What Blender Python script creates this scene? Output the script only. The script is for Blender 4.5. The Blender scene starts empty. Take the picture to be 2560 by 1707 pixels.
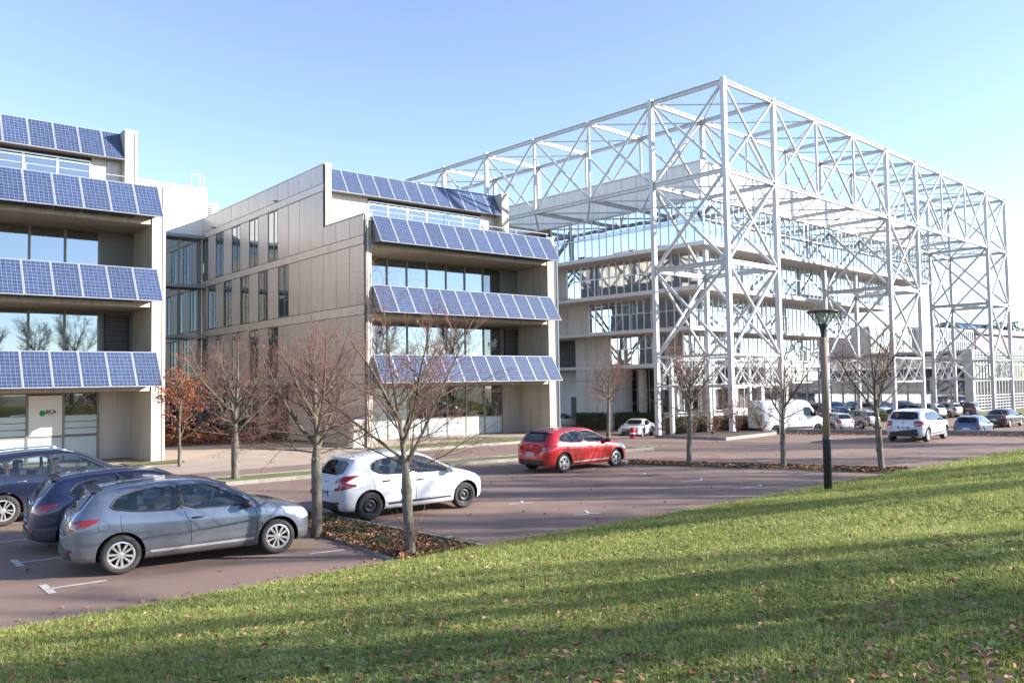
import bpy, bmesh, math, random
import numpy as np
from mathutils import Vector, Matrix
from mathutils.bvhtree import BVHTree

R = math.radians
SC = bpy.context.scene
COL = SC.collection

# ------------------------------------------------------------------ camera
cam_d = bpy.data.cameras.new("camera")
cam = bpy.data.objects.new("camera", cam_d)
COL.objects.link(cam)
cam_d.sensor_width = 36.0
cam_d.lens = 2075.13 / 2560 * 36.0
cam_d.clip_start = 0.1
cam_d.clip_end = 3000
YAW, PITCH, ROLL, CAMH = 0.876574897, 0.0491470946, -0.0155524005, 3.0
_f = Vector((math.cos(YAW) * math.cos(PITCH), math.sin(YAW) * math.cos(PITCH), math.sin(PITCH)))
_r = Vector((math.sin(YAW), -math.cos(YAW), 0))
_u = _r.cross(_f)
_r2 = _r * math.cos(ROLL) + _u * math.sin(ROLL)
_u2 = -_r * math.sin(ROLL) + _u * math.cos(ROLL)
cam.matrix_world = Matrix(((_r2.x, _u2.x, -_f.x, 0), (_r2.y, _u2.y, -_f.y, 0), (_r2.z, _u2.z, -_f.z, CAMH), (0, 0, 0, 1)))
SC.camera = cam

# ------------------------------------------------------------------ sky, sun, exposure
SUN_DIR = Vector((0.755, -0.656, 0)).normalized()        # towards the sun, on the ground
SUN_EL = R(19.6)
w = bpy.data.worlds.new("World")
SC.world = w
w.use_nodes = True
nt = w.node_tree
bg = nt.nodes["Background"]
sky = nt.nodes.new("ShaderNodeTexSky")
sky.sky_type = 'NISHITA'
sky.sun_disc = False
sky.sun_elevation = SUN_EL
sky.sun_rotation = math.atan2(SUN_DIR.x, SUN_DIR.y)
sky.air_density = 0.85
sky.dust_density = 0.0
sky.ozone_density = 3.4
hs = nt.nodes.new("ShaderNodeHueSaturation")
hs.inputs['Hue'].default_value = 0.506
hs.inputs['Saturation'].default_value = 0.86
hs.inputs['Value'].default_value = 1.12
nt.links.new(sky.outputs[0], hs.inputs['Color'])
nt.links.new(hs.outputs[0], bg.inputs[0])
bg.inputs[1].default_value = 0.11
sl = bpy.data.lights.new("sun", 'SUN')
sl.energy = 4.6
sl.angle = R(0.53)
sl.color = (1.0, 0.95, 0.88)
so = bpy.data.objects.new("sun", sl)
COL.objects.link(so)
sd = SUN_DIR * math.cos(SUN_EL) + Vector((0, 0, math.sin(SUN_EL)))
so.rotation_euler = sd.to_track_quat('Z', 'Y').to_euler()
so.location = sd * 80
SC.view_settings.view_transform = 'Standard'
SC.view_settings.look = 'None'
SC.view_settings.gamma = 1.0
SC.view_settings.use_curve_mapping = False
SC.view_settings.exposure = 1.6
SC.cycles.use_denoising = True
SC.cycles.max_bounces = 8
SC.cycles.glossy_bounces = 4
SC.cycles.transparent_max_bounces = 12
SC.cycles.caustics_reflective = False
SC.cycles.caustics_refractive = False

# ------------------------------------------------------------------ helpers
class MB:
    """collects simple shapes and links them as one mesh"""
    def __init__(s):
        s.v, s.f, s.m = [], [], []
    def face(s, pts, m=0):
        n = len(s.v)
        s.v += [tuple(p) for p in pts]
        s.f.append(tuple(range(n, n + len(pts))))
        s.m.append(m)
    def box(s, x0, x1, y0, y1, z0, z1, m=0, M=None):
        n = len(s.v)
        P = [(x, y, z) for z in (z0, z1) for y in (y0, y1) for x in (x0, x1)]
        if M is not None:
            P = [tuple(M @ Vector(p)) for p in P]
        s.v += P
        for q in ((0, 2, 3, 1), (4, 5, 7, 6), (0, 1, 5, 4), (2, 6, 7, 3), (0, 4, 6, 2), (1, 3, 7, 5)):
            s.f.append(tuple(n + i for i in q))
            s.m.append(m)
    def prism(s, poly, fn, t0, t1, m=0):
        """poly of 2-D points, fn(a,b,t)->xyz"""
        n = len(s.v); k = len(poly)
        s.v += [tuple(fn(a, b, t0)) for a, b in poly] + [tuple(fn(a, b, t1)) for a, b in poly]
        s.f.append(tuple(n + i for i in range(k))[::-1]); s.m.append(m)
        s.f.append(tuple(n + k + i for i in range(k))); s.m.append(m)
        for i in range(k):
            j = (i + 1) % k
            s.f.append((n + i, n + j, n + k + j, n + k + i)); s.m.append(m)
    def tube(s, pts, rad, n=6, m=0, cap=True):
        pts = [Vector(p) for p in pts]
        if not hasattr(rad, '__len__'):
            rad = [rad] * len(pts)
        base = len(s.v)
        t = (pts[1] - pts[0]).normalized()
        a = t.orthogonal().normalized()
        for i, p in enumerate(pts):
            if i == 0: d = pts[1] - pts[0]
            elif i == len(pts) - 1: d = pts[-1] - pts[-2]
            else: d = pts[i + 1] - pts[i - 1]
            d.normalize()
            a = (a - d * a.dot(d))
            a = a.normalized() if a.length > 1e-6 else d.orthogonal().normalized()
            b = d.cross(a)
            for k in range(n):
                an = 2 * math.pi * k / n
                s.v.append(tuple(p + (a * math.cos(an) + b * math.sin(an)) * rad[i]))
        for i in range(len(pts) - 1):
            for k in range(n):
                k2 = (k + 1) % n
                s.f.append((base + i * n + k, base + i * n + k2, base + (i + 1) * n + k2, base + (i + 1) * n + k)); s.m.append(m)
        if cap:
            s.f.append(tuple(base + k for k in range(n))[::-1]); s.m.append(m)
            e = base + (len(pts) - 1) * n
            s.f.append(tuple(e + k for k in range(n))); s.m.append(m)
    def lathe(s, prof, n=24, m=0, axis='z', c=(0, 0, 0), close=False):
        """prof: list of (r, h)"""
        base = len(s.v); k = len(prof)
        for i in range(n):
            an = 2 * math.pi * i / n
            for r, h in prof:
                if axis == 'z': p = (c[0] + r * math.cos(an), c[1] + r * math.sin(an), c[2] + h)
                else: p = (c[0] + r * math.cos(an), c[1] + h, c[2] + r * math.sin(an))
                s.v.append(p)
        for i in range(n):
            j = (i + 1) % n
            for q in range(k - 1):
                f = (base + i * k + q, base + j * k + q, base + j * k + q + 1, base + i * k + q + 1)
                s.f.append(f if axis == 'z' else f[::-1]); s.m.append(m)
    def k(s, k=1.367):
        """push a far thing out along its sight lines onto the lower yard"""
        s.v = [(x * k, y * k, 3 + (z - 3) * k) for x, y, z in s.v]
        return s
    def mesh(s, name, mats, smooth=False):
        me = bpy.data.meshes.new(name)
        me.from_pydata(s.v, [], s.f)
        for mt in (mats if isinstance(mats, (list, tuple)) else [mats]):
            me.materials.append(mt)
        me.polygons.foreach_set('material_index', s.m)
        if smooth:
            me.polygons.foreach_set('use_smooth', [True] * len(s.f))
        me.update()
        return me
    def build(s, name, mats, parent=None, smooth=False):
        return link(name, s.mesh(name, mats, smooth), parent)

def link(name, me, parent=None, loc=None, rot=None, local=False):
    o = bpy.data.objects.new(name, me)
    COL.objects.link(o)
    if loc is not None: o.location = loc
    if rot is not None: o.rotation_euler = rot
    if parent is not None:
        o.parent = parent
        if not local and parent.parent is None:
            o.matrix_parent_inverse = parent.matrix_basis.inverted()
    return o

def tag(o, label=None, cat=None, group=None, kind=None):
    if label: o['label'] = label
    if cat: o['category'] = cat
    if group: o['group'] = group
    if kind: o['kind'] = kind
    return o

def thing(name, label, cat, loc=(0, 0, 0), rz=0, group=None):
    o = bpy.data.objects.new(name, None)
    COL.objects.link(o)
    o.empty_display_size = 0.3
    o.location = loc
    o.rotation_euler = (0, 0, rz)
    return tag(o, label, cat, group)

def struct(name, mb, mat, smooth=False):
    return tag(mb.build(name, mat, None, smooth), kind='structure')

def text_mesh(txt, size, name='lettering', mat=None, bold=0.0, align='CENTER', ext=0.002):
    c = bpy.data.curves.new(name, 'FONT')
    c.body = txt; c.size = size; c.align_x = align; c.align_y = 'CENTER'
    c.extrude = ext; c.offset = bold; c.resolution_u = 3
    o = bpy.data.objects.new(name, c)
    COL.objects.link(o)
    dg = bpy.context.evaluated_depsgraph_get()
    me = bpy.data.meshes.new_from_object(o.evaluated_get(dg))
    bpy.data.objects.remove(o)
    me.materials.clear()
    me.materials.append(mat)
    return me

# ------------------------------------------------------------------ materials
def mat(name, col, rough=0.6, metal=0.0, var=0.0, scale=3.0, bump=0.0, bscale=None, coat=0.0, spec=0.5, col2=None, detail=6, stretch=None):
    m = bpy.data.materials.new(name)
    m.use_nodes = True
    n = m.node_tree.nodes; l = m.node_tree.links
    b = n["Principled BSDF"]
    b.inputs['Base Color'].default_value = (*col, 1)
    b.inputs['Roughness'].default_value = rough
    b.inputs['Metallic'].default_value = metal
    b.inputs['Specular IOR Level'].default_value = spec
    b.inputs['Coat Weight'].default_value = coat
    b.inputs['Coat Roughness'].default_value = 0.04
    if var or bump or col2:
        tc = n.new('ShaderNodeTexCoord')
        vec = tc.outputs['Object']
        if stretch:
            mp = n.new('ShaderNodeMapping')
            mp.inputs['Scale'].default_value = stretch
            l.new(vec, mp.inputs['Vector']); vec = mp.outputs[0]
    if var or col2:
        nz = n.new('ShaderNodeTexNoise')
        nz.inputs['Scale'].default_value = scale
        nz.inputs['Detail'].default_value = detail
        nz.inputs['Roughness'].default_value = 0.6
        l.new(vec, nz.inputs['Vector'])
        cr = n.new('ShaderNodeValToRGB')
        cr.color_ramp.elements[0].position = 0.3
        cr.color_ramp.elements[1].position = 0.7
        c2 = col2 if col2 else tuple(min(1, c * (1 + var)) for c in col)
        c1 = col if col2 else tuple(c * (1 - var) for c in col)
        cr.color_ramp.elements[0].color = (*c1, 1)
        cr.color_ramp.elements[1].color = (*c2, 1)
        l.new(nz.outputs['Fac'], cr.inputs[0])
        l.new(cr.outputs[0], b.inputs['Base Color'])
    if bump:
        n2 = n.new('ShaderNodeTexNoise')
        n2.inputs['Scale'].default_value = bscale or scale * 6
        n2.inputs['Detail'].default_value = 4
        l.new(vec, n2.inputs['Vector'])
        bp = n.new('ShaderNodeBump')
        bp.inputs['Strength'].default_value = bump
        bp.inputs['Distance'].default_value = 0.02
        l.new(n2.outputs['Fac'], bp.inputs['Height'])
        l.new(bp.outputs[0], b.inputs['Normal'])
    return m

def glass_mat(name, tint, refl=0.5, rough=0.02, wob=0.0, trans=0.0, clear=.45):
    """window glass: fresnel mirror over a dark or see-through body"""
    m = bpy.data.materials.new(name)
    m.use_nodes = True
    n = m.node_tree.nodes; l = m.node_tree.links
    n.remove(n["Principled BSDF"])
    out = n["Material Output"]
    df = n.new('ShaderNodeBsdfDiffuse'); df.inputs[0].default_value = (*tint, 1)
    base = df
    if trans > 0:
        tr = n.new('ShaderNodeBsdfTransparent'); tr.inputs[0].default_value = (*[min(1, clear + t) for t in tint], 1)
        mx0 = n.new('ShaderNodeMixShader'); mx0.inputs[0].default_value = trans
        l.new(df.outputs[0], mx0.inputs[1]); l.new(tr.outputs[0], mx0.inputs[2]); base = mx0
    gl = n.new('ShaderNodeBsdfGlossy'); gl.inputs['Roughness'].default_value = rough
    gl.inputs[0].default_value = (0.93, 0.97, 1.0, 1)
    fr = n.new('ShaderNodeLayerWeight'); fr.inputs[0].default_value = 0.5
    pw = n.new('ShaderNodeMath'); pw.operation = 'POWER'; pw.inputs[1].default_value = 4.0
    l.new(fr.outputs['Facing'], pw.inputs[0])
    mp = n.new('ShaderNodeMapRange'); mp.inputs['To Min'].default_value = refl + .05; mp.inputs['To Max'].default_value = 1.0
    mp.clamp = True
    l.new(pw.outputs[0], mp.inputs['Value'])
    mx = n.new('ShaderNodeMixShader')
    l.new(mp.outputs[0], mx.inputs[0]); l.new(base.outputs[0], mx.inputs[1]); l.new(gl.outputs[0], mx.inputs[2])
    if wob:
        tc = n.new('ShaderNodeTexCoord'); nz = n.new('ShaderNodeTexNoise'); nz.inputs['Scale'].default_value = 0.9
        nz.inputs['Detail'].default_value = 1
        l.new(tc.outputs['Object'], nz.inputs['Vector'])
        bp = n.new('ShaderNodeBump'); bp.inputs['Strength'].default_value = wob; bp.inputs['Distance'].default_value = 0.05
        l.new(nz.outputs['Fac'], bp.inputs['Height']); l.new(bp.outputs[0], gl.inputs['Normal'])
    l.new(mx.outputs[0], out.inputs[0])
    return m

M = {}
M['pave'] = mat('beige_paving', (0.37, 0.29, 0.225), 0.85, var=0.12, scale=0.8, bump=0.2, bscale=60, detail=10)
M['kerb'] = mat('kerb_concrete', (0.25, 0.23, 0.195), 0.85, var=0.25, scale=2.5, bump=0.3, bscale=40)
M['paint'] = mat('worn_road_paint', (0.62, 0.60, 0.56), 0.7, scale=7, col2=(0.32, 0.27, 0.25), detail=10)
M['soil'] = mat('soil', (0.085, 0.055, 0.038), 0.95, var=0.4, scale=9, bump=0.8, bscale=30)
M['turf'] = mat('turf', (0.10, 0.11, 0.032), 0.95, scale=2.2, col2=(0.19, 0.195, 0.07), bump=0.8, bscale=70, detail=12)
M['ground'] = mat('ground', (0.10, 0.09, 0.05), 0.95, var=0.3, scale=0.2)
M['clad'] = mat('grey_beige_metal_cladding', (0.47, 0.43, 0.395), 0.30, metal=0.12, var=0.05, scale=0.6)
M['clad2'] = mat('grey_beige_flashing', (0.52, 0.48, 0.43), 0.4, metal=0.2, var=0.05, scale=1.2)
M['joint'] = mat('dark_joint', (0.06, 0.055, 0.05), 0.8)
M['conc'] = mat('beige_concrete', (0.50, 0.45, 0.375), 0.85, var=0.10, scale=1.2, bump=0.15, bscale=20, detail=9)
M['concw'] = mat('pale_concrete', (0.58, 0.57, 0.545), 0.85, var=0.08, scale=0.9, bump=0.1, bscale=20, detail=9)
M['white'] = mat('white_steel', (0.52, 0.53, 0.53), 0.42, var=0.10, scale=1.1, bump=.05, bscale=9)
M['whitep'] = mat('white_panel', (0.66, 0.655, 0.63), 0.45, var=0.03, scale=1.0)
M['frame'] = mat('taupe_window_frame', (0.22, 0.20, 0.175), 0.45, metal=0.3)
M['alu'] = mat('aluminium', (0.72, 0.72, 0.72), 0.35, metal=0.6)
M['dark'] = mat('dark_metal', (0.035, 0.037, 0.04), 0.5, metal=0.2)
M['steel'] = mat('blue_grey_steel', (0.22, 0.25, 0.28), 0.45, metal=0.4)
M['greyp'] = mat('grey_panel', (0.20, 0.185, 0.165), 0.5, var=0.05)
M['frost'] = mat('frosted_glass', (0.50, 0.60, 0.60), 0.25, var=0.03, scale=0.5, coat=0.3)
M['glass'] = glass_mat('window_glass', (0.05, 0.055, 0.05), 0.26, wob=0.03, trans=0.6)
M['glassd'] = glass_mat('dark_window_glass', (0.03, 0.035, 0.03), 0.14, wob=0.03)
M['glassm'] = glass_mat('mirror_glass', (0.03, 0.04, 0.05), 0.55, wob=0.05)
M['glassg'] = glass_mat('atrium_glass', (0.03, 0.06, 0.065), 0.22, wob=0.02, trans=0.35)
M['lamp'] = glass_mat('lamp_glass', (0.45, 0.47, 0.42), 0.10, trans=0.7)
M['wood'] = mat('weathered_wood', (0.32, 0.24, 0.17), 0.8, scale=3, col2=(0.12, 0.085, 0.06), stretch=(9, 9, 0.7), bump=0.3, bscale=12)
M['green_iron'] = mat('dark_slate_iron', (0.045, 0.052, 0.058), 0.4, metal=0.3)
M['hex'] = mat('sign_green', (0.0, 0.25, 0.09), 0.5)
M['black'] = mat('black_print', (0.02, 0.02, 0.02), 0.6)
M['signw'] = mat('sign_white', (0.74, 0.73, 0.68), 0.5)
M['bark'] = mat('tree_bark', (0.075, 0.062, 0.045), 0.9, scale=9, col2=(0.21, 0.185, 0.145), bump=0.7, bscale=25, stretch=(1, 1, 0.5))
M['bark2'] = mat('mossy_branch', (0.085, 0.065, 0.048), 0.9, scale=5, col2=(0.14, 0.12, 0.07))
M['twig'] = mat('red_brown_twig', (0.15, 0.062, 0.048), 0.75, scale=6, col2=(0.22, 0.11, 0.085))
M['leafb'] = mat('dry_leaf', (0.22, 0.095, 0.035), 0.8, scale=25, col2=(0.36, 0.20, 0.10))
M['leafo'] = mat('copper_leaf', (0.34, 0.10, 0.030), 0.75, scale=14, col2=(0.20, 0.065, 0.03))
M['leafg'] = mat('hedge_leaf', (0.030, 0.060, 0.016), 0.5, scale=9, col2=(0.07, 0.11, 0.03))
M['leafr'] = mat('red_shrub_leaf', (0.17, 0.05, 0.035), 0.6, scale=9, col2=(0.12, 0.10, 0.03))
M['leafc'] = mat('ground_cover_leaf', (0.055, 0.075, 0.022), 0.7, scale=12, col2=(0.10, 0.115, 0.04))
M['leaff'] = mat('far_tree_leaf', (0.05, 0.075, 0.03), 0.8, scale=2, col2=(0.10, 0.12, 0.05))
M['weed'] = mat('weed_leaf', (0.09, 0.18, 0.03), 0.5, scale=6, col2=(0.14, 0.24, 0.05))
M['redp'] = mat('red_cloth', (0.42, 0.01, 0.015), 0.6)
M['purple'] = mat('mauve_cladding', (0.17, 0.13, 0.15), 0.6)

def vary(m, amt=0.08, streak=0.0, dirt=(0.10, 0.09, 0.075)):
    """give every copy its own slight tone, and rain streaks running down"""
    n = m.node_tree.nodes; l = m.node_tree.links; b = n["Principled BSDF"]
    src = b.inputs['Base Color'].links[0].from_socket if b.inputs['Base Color'].links else None
    oi = n.new('ShaderNodeObjectInfo'); mr = n.new('ShaderNodeMapRange'); mr.inputs['To Min'].default_value = 1 - amt; mr.inputs['To Max'].default_value = 1 + amt
    l.new(oi.outputs['Random'], mr.inputs['Value'])
    hv = n.new('ShaderNodeHueSaturation'); l.new(mr.outputs[0], hv.inputs['Value'])
    if src: l.new(src, hv.inputs['Color'])
    else: hv.inputs['Color'].default_value = b.inputs['Base Color'].default_value
    out = hv.outputs[0]
    if streak:
        ge = n.new('ShaderNodeNewGeometry'); mp = n.new('ShaderNodeMapping'); mp.inputs['Scale'].default_value = (3.5, 3.5, .22); l.new(ge.outputs['Position'], mp.inputs['Vector'])
        nz = n.new('ShaderNodeTexNoise'); nz.inputs['Scale'].default_value = 1.6; nz.inputs['Detail'].default_value = 8; nz.inputs['Roughness'].default_value = .65; l.new(mp.outputs[0], nz.inputs['Vector'])
        cr = n.new('ShaderNodeMapRange'); cr.inputs['From Min'].default_value = .48; cr.inputs['From Max'].default_value = .78; cr.inputs['To Max'].default_value = streak; l.new(nz.outputs['Fac'], cr.inputs['Value'])
        mx = n.new('ShaderNodeMixRGB'); mx.inputs[2].default_value = (*dirt, 1); l.new(cr.outputs[0], mx.inputs[0]); l.new(out, mx.inputs[1]); out = mx.outputs[0]
    l.new(out, b.inputs['Base Color'])
def asphalt_mat(name, col):
    m = mat(name, col, 0.85, var=0.14, scale=0.35, bump=0.4, bscale=110, detail=12)
    n = m.node_tree.nodes; l = m.node_tree.links; b = n["Principled BSDF"]
    src = b.inputs['Base Color'].links[0].from_socket
    ge = n.new('ShaderNodeNewGeometry')
    def layer(scale, lo, hi, amt, c, src, detail=4):
        nz = n.new('ShaderNodeTexNoise'); nz.inputs['Scale'].default_value = scale; nz.inputs['Detail'].default_value = detail; l.new(ge.outputs['Position'], nz.inputs['Vector'])
        mr = n.new('ShaderNodeMapRange'); mr.inputs['From Min'].default_value = lo; mr.inputs['From Max'].default_value = hi; mr.inputs['To Max'].default_value = amt; l.new(nz.outputs['Fac'], mr.inputs['Value'])
        mx = n.new('ShaderNodeMixRGB'); mx.inputs[2].default_value = (*c, 1); l.new(mr.outputs[0], mx.inputs[0]); l.new(src, mx.inputs[1]); return mx.outputs[0]
    s = layer(70, .52, .72, .45, (.36, .27, .22), src, 2)             # pale stones in the surface
    s = layer(48, .55, .75, .55, (.05, .04, .035), s, 2)
    s = layer(.9, .60, .74, .45, (.075, .055, .045), s, 7)            # oil and damp stains
    s = layer(.22, .50, .70, .30, (.30, .215, .165), s, 5)            # worn paler lanes
    l.new(s, b.inputs['Base Color'])
    return m
def solar_mat():
    m = bpy.data.materials.new('solar_cells'); m.use_nodes = True
    n = m.node_tree.nodes; l = m.node_tree.links
    b = n["Principled BSDF"]
    tc = n.new('ShaderNodeTexCoord')
    br = n.new('ShaderNodeTexBrick')
    br.offset = 0.0; br.squash = 1.0
    br.inputs['Scale'].default_value = 1.0
    br.inputs['Brick Width'].default_value = 0.1553
    br.inputs['Row Height'].default_value = 0.1605
    br.inputs['Mortar Size'].default_value = 0.0042
    br.inputs['Mortar Smooth'].default_value = 0.1
    br.inputs['Bias'].default_value = 0.0
    br.inputs['Color1'].default_value = (0.022, 0.038, 0.088, 1)
    br.inputs['Color2'].default_value = (0.036, 0.058, 0.128, 1)
    br.inputs['Mortar'].default_value = (0.33, 0.36, 0.42, 1)
    mp = n.new('ShaderNodeMapping'); mp.inputs['Location'].default_value = (0.0, 0.0, 0.0)
    l.new(tc.outputs['Object'], mp.inputs[0]); l.new(mp.outputs[0], br.inputs['Vector'])
    vo = n.new('ShaderNodeTexVoronoi'); vo.inputs['Scale'].default_value = 60
    l.new(tc.outputs['Object'], vo.inputs['Vector'])
    # busbars: fine pale lines running up the cells
    sx = n.new('ShaderNodeSeparateXYZ'); l.new(tc.outputs['Object'], sx.inputs[0])
    mul = n.new('ShaderNodeMath'); mul.operation = 'MULTIPLY'; mul.inputs[1].default_value = 1 / 0.0776
    l.new(sx.outputs['X'], mul.inputs[0])
    fr = n.new('ShaderNodeMath'); fr.operation = 'FRACT'; l.new(mul.outputs[0], fr.inputs[0])
    gt = n.new('ShaderNodeMath'); gt.operation = 'LESS_THAN'; gt.inputs[1].default_value = 0.035; l.new(fr.outputs[0], gt.inputs[0])
    mx = n.new('ShaderNodeMixRGB'); mx.blend_type = 'OVERLAY'; mx.inputs[0].default_value = 0.30
    l.new(br.outputs['Color'], mx.inputs[1]); l.new(vo.outputs['Distance'], mx.inputs[2])
    mx2 = n.new('ShaderNodeMixRGB'); mx2.inputs[2].default_value = (0.20, 0.23, 0.30, 1)
    l.new(gt.outputs[0], mx2.inputs[0]); l.new(mx.outputs[0], mx2.inputs[1])
    l.new(mx2.outputs[0], b.inputs['Base Color'])
    b.inputs['Roughness'].default_value = 0.35
    b.inputs['Coat Weight'].default_value = 0.5
    b.inputs['Coat Roughness'].default_value = 0.08
    return m
M['solar'] = solar_mat()

M['asphalt'] = asphalt_mat('asphalt', (0.220, 0.140, 0.104))
for k_, a_, s_ in (('clad', .05, .35), ('clad2', .04, .4), ('conc', .05, .55), ('concw', .04, .45), ('white', .05, .35), ('whitep', .03, .25), ('solar', .10, 0), ('kerb', .14, 0), ('greyp', .05, .2)):
    vary(M[k_], a_, s_)
# ================================================================== THE SETTING
rnd = random.Random(7)
mb = MB(); mb.face([(-600, -600, -1.2), (900, -600, -1.2), (900, 900, -1.2), (-600, 900, -1.2)])
struct('ground', mb, M['ground'])
YZ = -1.1                                                  # level of the lower yard
DROP = [(52.0, 0.0), (49.5, 6.0), (45.2, 15.3), (42.7, 20.6), (40.3, 25.4), (39.2, 25.1), (34.2, 24.7), (33.5, 28.7), (33.4, 34.0), (33.4, 140)]
mb = MB(); mb.face([(-45, 0, 0)] + [(x, y, 0) for x, y in DROP] + [(-45, 140, 0)])
for a, b in zip(DROP[:-1], DROP[1:]): mb.face([(a[0], a[1], 0), (a[0], a[1], YZ - .05), (b[0], b[1], YZ - .05), (b[0], b[1], 0)])
car_park = struct('car_park', mb, M['asphalt'])
mb = MB(); mb.face([(30, -5, YZ), (320, -5, YZ), (320, 240, YZ), (30, 240, YZ)])
struct('lower_yard', mb, M['asphalt'])

def bank_z(x, y):
    t = max(0.0, min(1.0, (12.0 - y) / 11.0))
    z = 0.03 + 1.42 * (t * 0.86 + 0.14 * t * t)
    if y < 1: z += 0.012 * (1 - y)
    return z + 0.05 * math.sin(x * 0.7 + y * 0.4) * t + 0.03 * math.sin(x * 1.9 - y * 1.3) * t

def bank_edge(x):
    return 11.95 + 0.012 * x if x < 8 else 12.05 - 0.3 * math.sin(min(1, (x - 8) / 12) * math.pi) * 0.5 + 0.012 * max(0, x - 20)

# grass bank: rows follow the kerb line
mb = MB()
xs = [-30 + i * 0.6 for i in range(int(130 / 0.6) + 1)]
ts = [0, 0.004, 0.03, 0.07, 0.12, 0.18, 0.25, 0.33, 0.42, 0.52, 0.64, 0.78, 0.9, 1.0]
def bank_pt(x, t):
    e = bank_edge(x); y = e + (-30 - e) * (t ** 1.35)
    return (x, y, -1.15 if t == 0 else bank_z(x, y))
for x in xs:
    for t in ts: mb.v.append(bank_pt(x, t))
nt_ = len(ts)
for i in range(len(xs) - 1):
    for j in range(nt_ - 1):
        mb.f.append((i * nt_ + j, i * nt_ + j + 1, (i + 1) * nt_ + j + 1, (i + 1) * nt_ + j)); mb.m.append(0)
bank = struct('grass_bank', mb, M['turf'], smooth=True)

# flat kerb stones along the bank
kerb_line = tag(link('kerb', None), kind='structure')
k0 = None
for i in range(44):
    xa, xb = -8 + i * 1.0 + 0.006, -8 + (i + 1) * 1.0 - 0.006
    q = MB(); ya, yb = bank_edge(xa), bank_edge(xb)
    q.v = [(xa, ya - .02, -.05), (xb, yb - .02, -.05), (xb, yb + .07, -.05), (xa, ya + .07, -.05), (xa, ya - .02, .035), (xb, yb - .02, .035), (xb, yb + .07, .02), (xa, ya + .07, .02)]
    q.f = [(0, 3, 2, 1), (4, 5, 6, 7), (0, 1, 5, 4), (1, 2, 6, 5), (2, 3, 7, 6), (3, 0, 4, 7)]; q.m = [0] * 6
    q.build('kerb_stone', M['kerb'], kerb_line)

def kerb_run(parent, pts, wd=0.12, h=0.13, step=1.0):
    """kerb stones laid along a polyline, width to the left of travel"""
    for a, b in zip(pts[:-1], pts[1:]):
        a = Vector((a[0], a[1], 0)); b = Vector((b[0], b[1], 0))
        L = (b - a).length; n = max(1, round(L / step)); d = (b - a) / L; nn = Vector((-d.y, d.x, 0))
        for i in range(n):
            p, r = a + d * (L * i / n + .004), a + d * (L * (i + 1) / n - .004)
            hh = h + rnd.uniform(-.006, .006)
            q = MB()
            q.v = [tuple(v) for v in (p, r, r + nn * wd, p + nn * wd)] + [(v.x, v.y, hh - o) for v, o in ((p + nn * .012, .0), (r + nn * .012, 0), (r + nn * wd, 0), (p + nn * wd, 0))]
            q.v = [(v[0], v[1], v[2] - (0.03 if k < 4 else 0)) for k, v in enumerate(q.v)]
            q.f = [(0, 3, 2, 1), (4, 5, 6, 7), (0, 1, 5, 4), (1, 2, 6, 5), (2, 3, 7, 6), (3, 0, 4, 7)]; q.m = [0] * 6
            q.build('kerb_stone', M['kerb'], parent)

def sheet(name, pts, z, m, parent=None):
    q = MB(); q.face([(x, y, z) for x, y in pts]); 
    o = q.build(name, m, parent)
    return o if parent else tag(o, kind='structure')

# walkway and paved forecourt in front of the two solar buildings
sheet('paved_forecourt', [(-40, 29.5), (19.2, 29.5), (19.2, 44), (-40, 44)], 0.005, M['pave'])
sheet('paved_terrace', [(19.3, 33.9), (34, 33.9), (34, 38.1), (19.3, 38.1)], 0.03, M['pave'])
sheet('light_road', [(26, 24.3), (33.6, 24.3), (33.6, 31), (26, 31)], 0.004, M['asphalt'])
# grass strip by the middle building
gs1 = sheet('grass_strip', [(19.6, 31.5), (31.6, 31.3), (31.8, 33.9), (19.6, 33.9)], 0.09, M['turf'])
kerb_run(gs1, [(19.5, 31.4), (31.7, 31.2), (31.9, 33.9)], 0.11, 0.12)
# grass strip between the car park and the road
gs2 = sheet('grass_verge', [(9.6, 25.2), (16.8, 24.85), (27.6, 23.9), (28.0, 24.4), (26.5, 24.9), (17, 26.2), (9.6, 26.8)], 0.085, M['turf'])
kerb_run(gs2, [(9.5, 25.1), (16.8, 24.75), (27.7, 23.8), (28.1, 24.4), (26.5, 25.0), (17, 26.3), (9.5, 26.9), (9.5, 25.1)], 0.11, 0.12)
gs3 = sheet('grass_patch', [(9.2, 34.2), (11.2, 33.9), (11.6, 35.5), (9.2, 35.6)], 0.03, M['turf'])
# planting beds
bed1 = sheet('planting_bed', [(7.5, 11.7), (9.2, 11.7), (8.78, 17.4), (8.8, 24.8), (7.9, 24.8), (7.7, 14.0)], 0.03, M['soil'])
kerb_run(bed1, [(9.28, 11.85), (8.86, 17.4), (8.88, 24.8)], 0.09, 0.10)
kerb_run(bed1, [(7.9, 24.8), (7.68, 14.0), (7.46, 11.9)], 0.09, 0.035)
bed2 = sheet('planting_bed', [(22.0, 20.2), (22.9, 20.9), (27.0, 12.3), (25.6, 12.1)], 0.03, M['soil'])
kerb_run(bed2, [(27.1, 12.35), (22.95, 21.1), (21.9, 20.2)], 0.09, 0.10)
kerb_run(bed2, [(21.95, 20.1), (25.55, 12.15)], 0.08, 0.03)
isl = sheet('shrub_island', [(33.6, 28.6), (34.3, 24.9), (39.1, 25.3), (40.1, 26.1), (38.5, 28.6)], 0.11, M['soil'])
kerb_run(isl, [(33.5, 28.7), (34.15, 24.75), (39.2, 25.15), (40.3, 26.05)], 0.14, 0.15)
bed3 = sheet('leaf_bed', [(11.0, 44.2), (20.1, 41.5), (20.15, 57.3), (11.0, 57.3)], 0.012, M['soil'])
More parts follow.
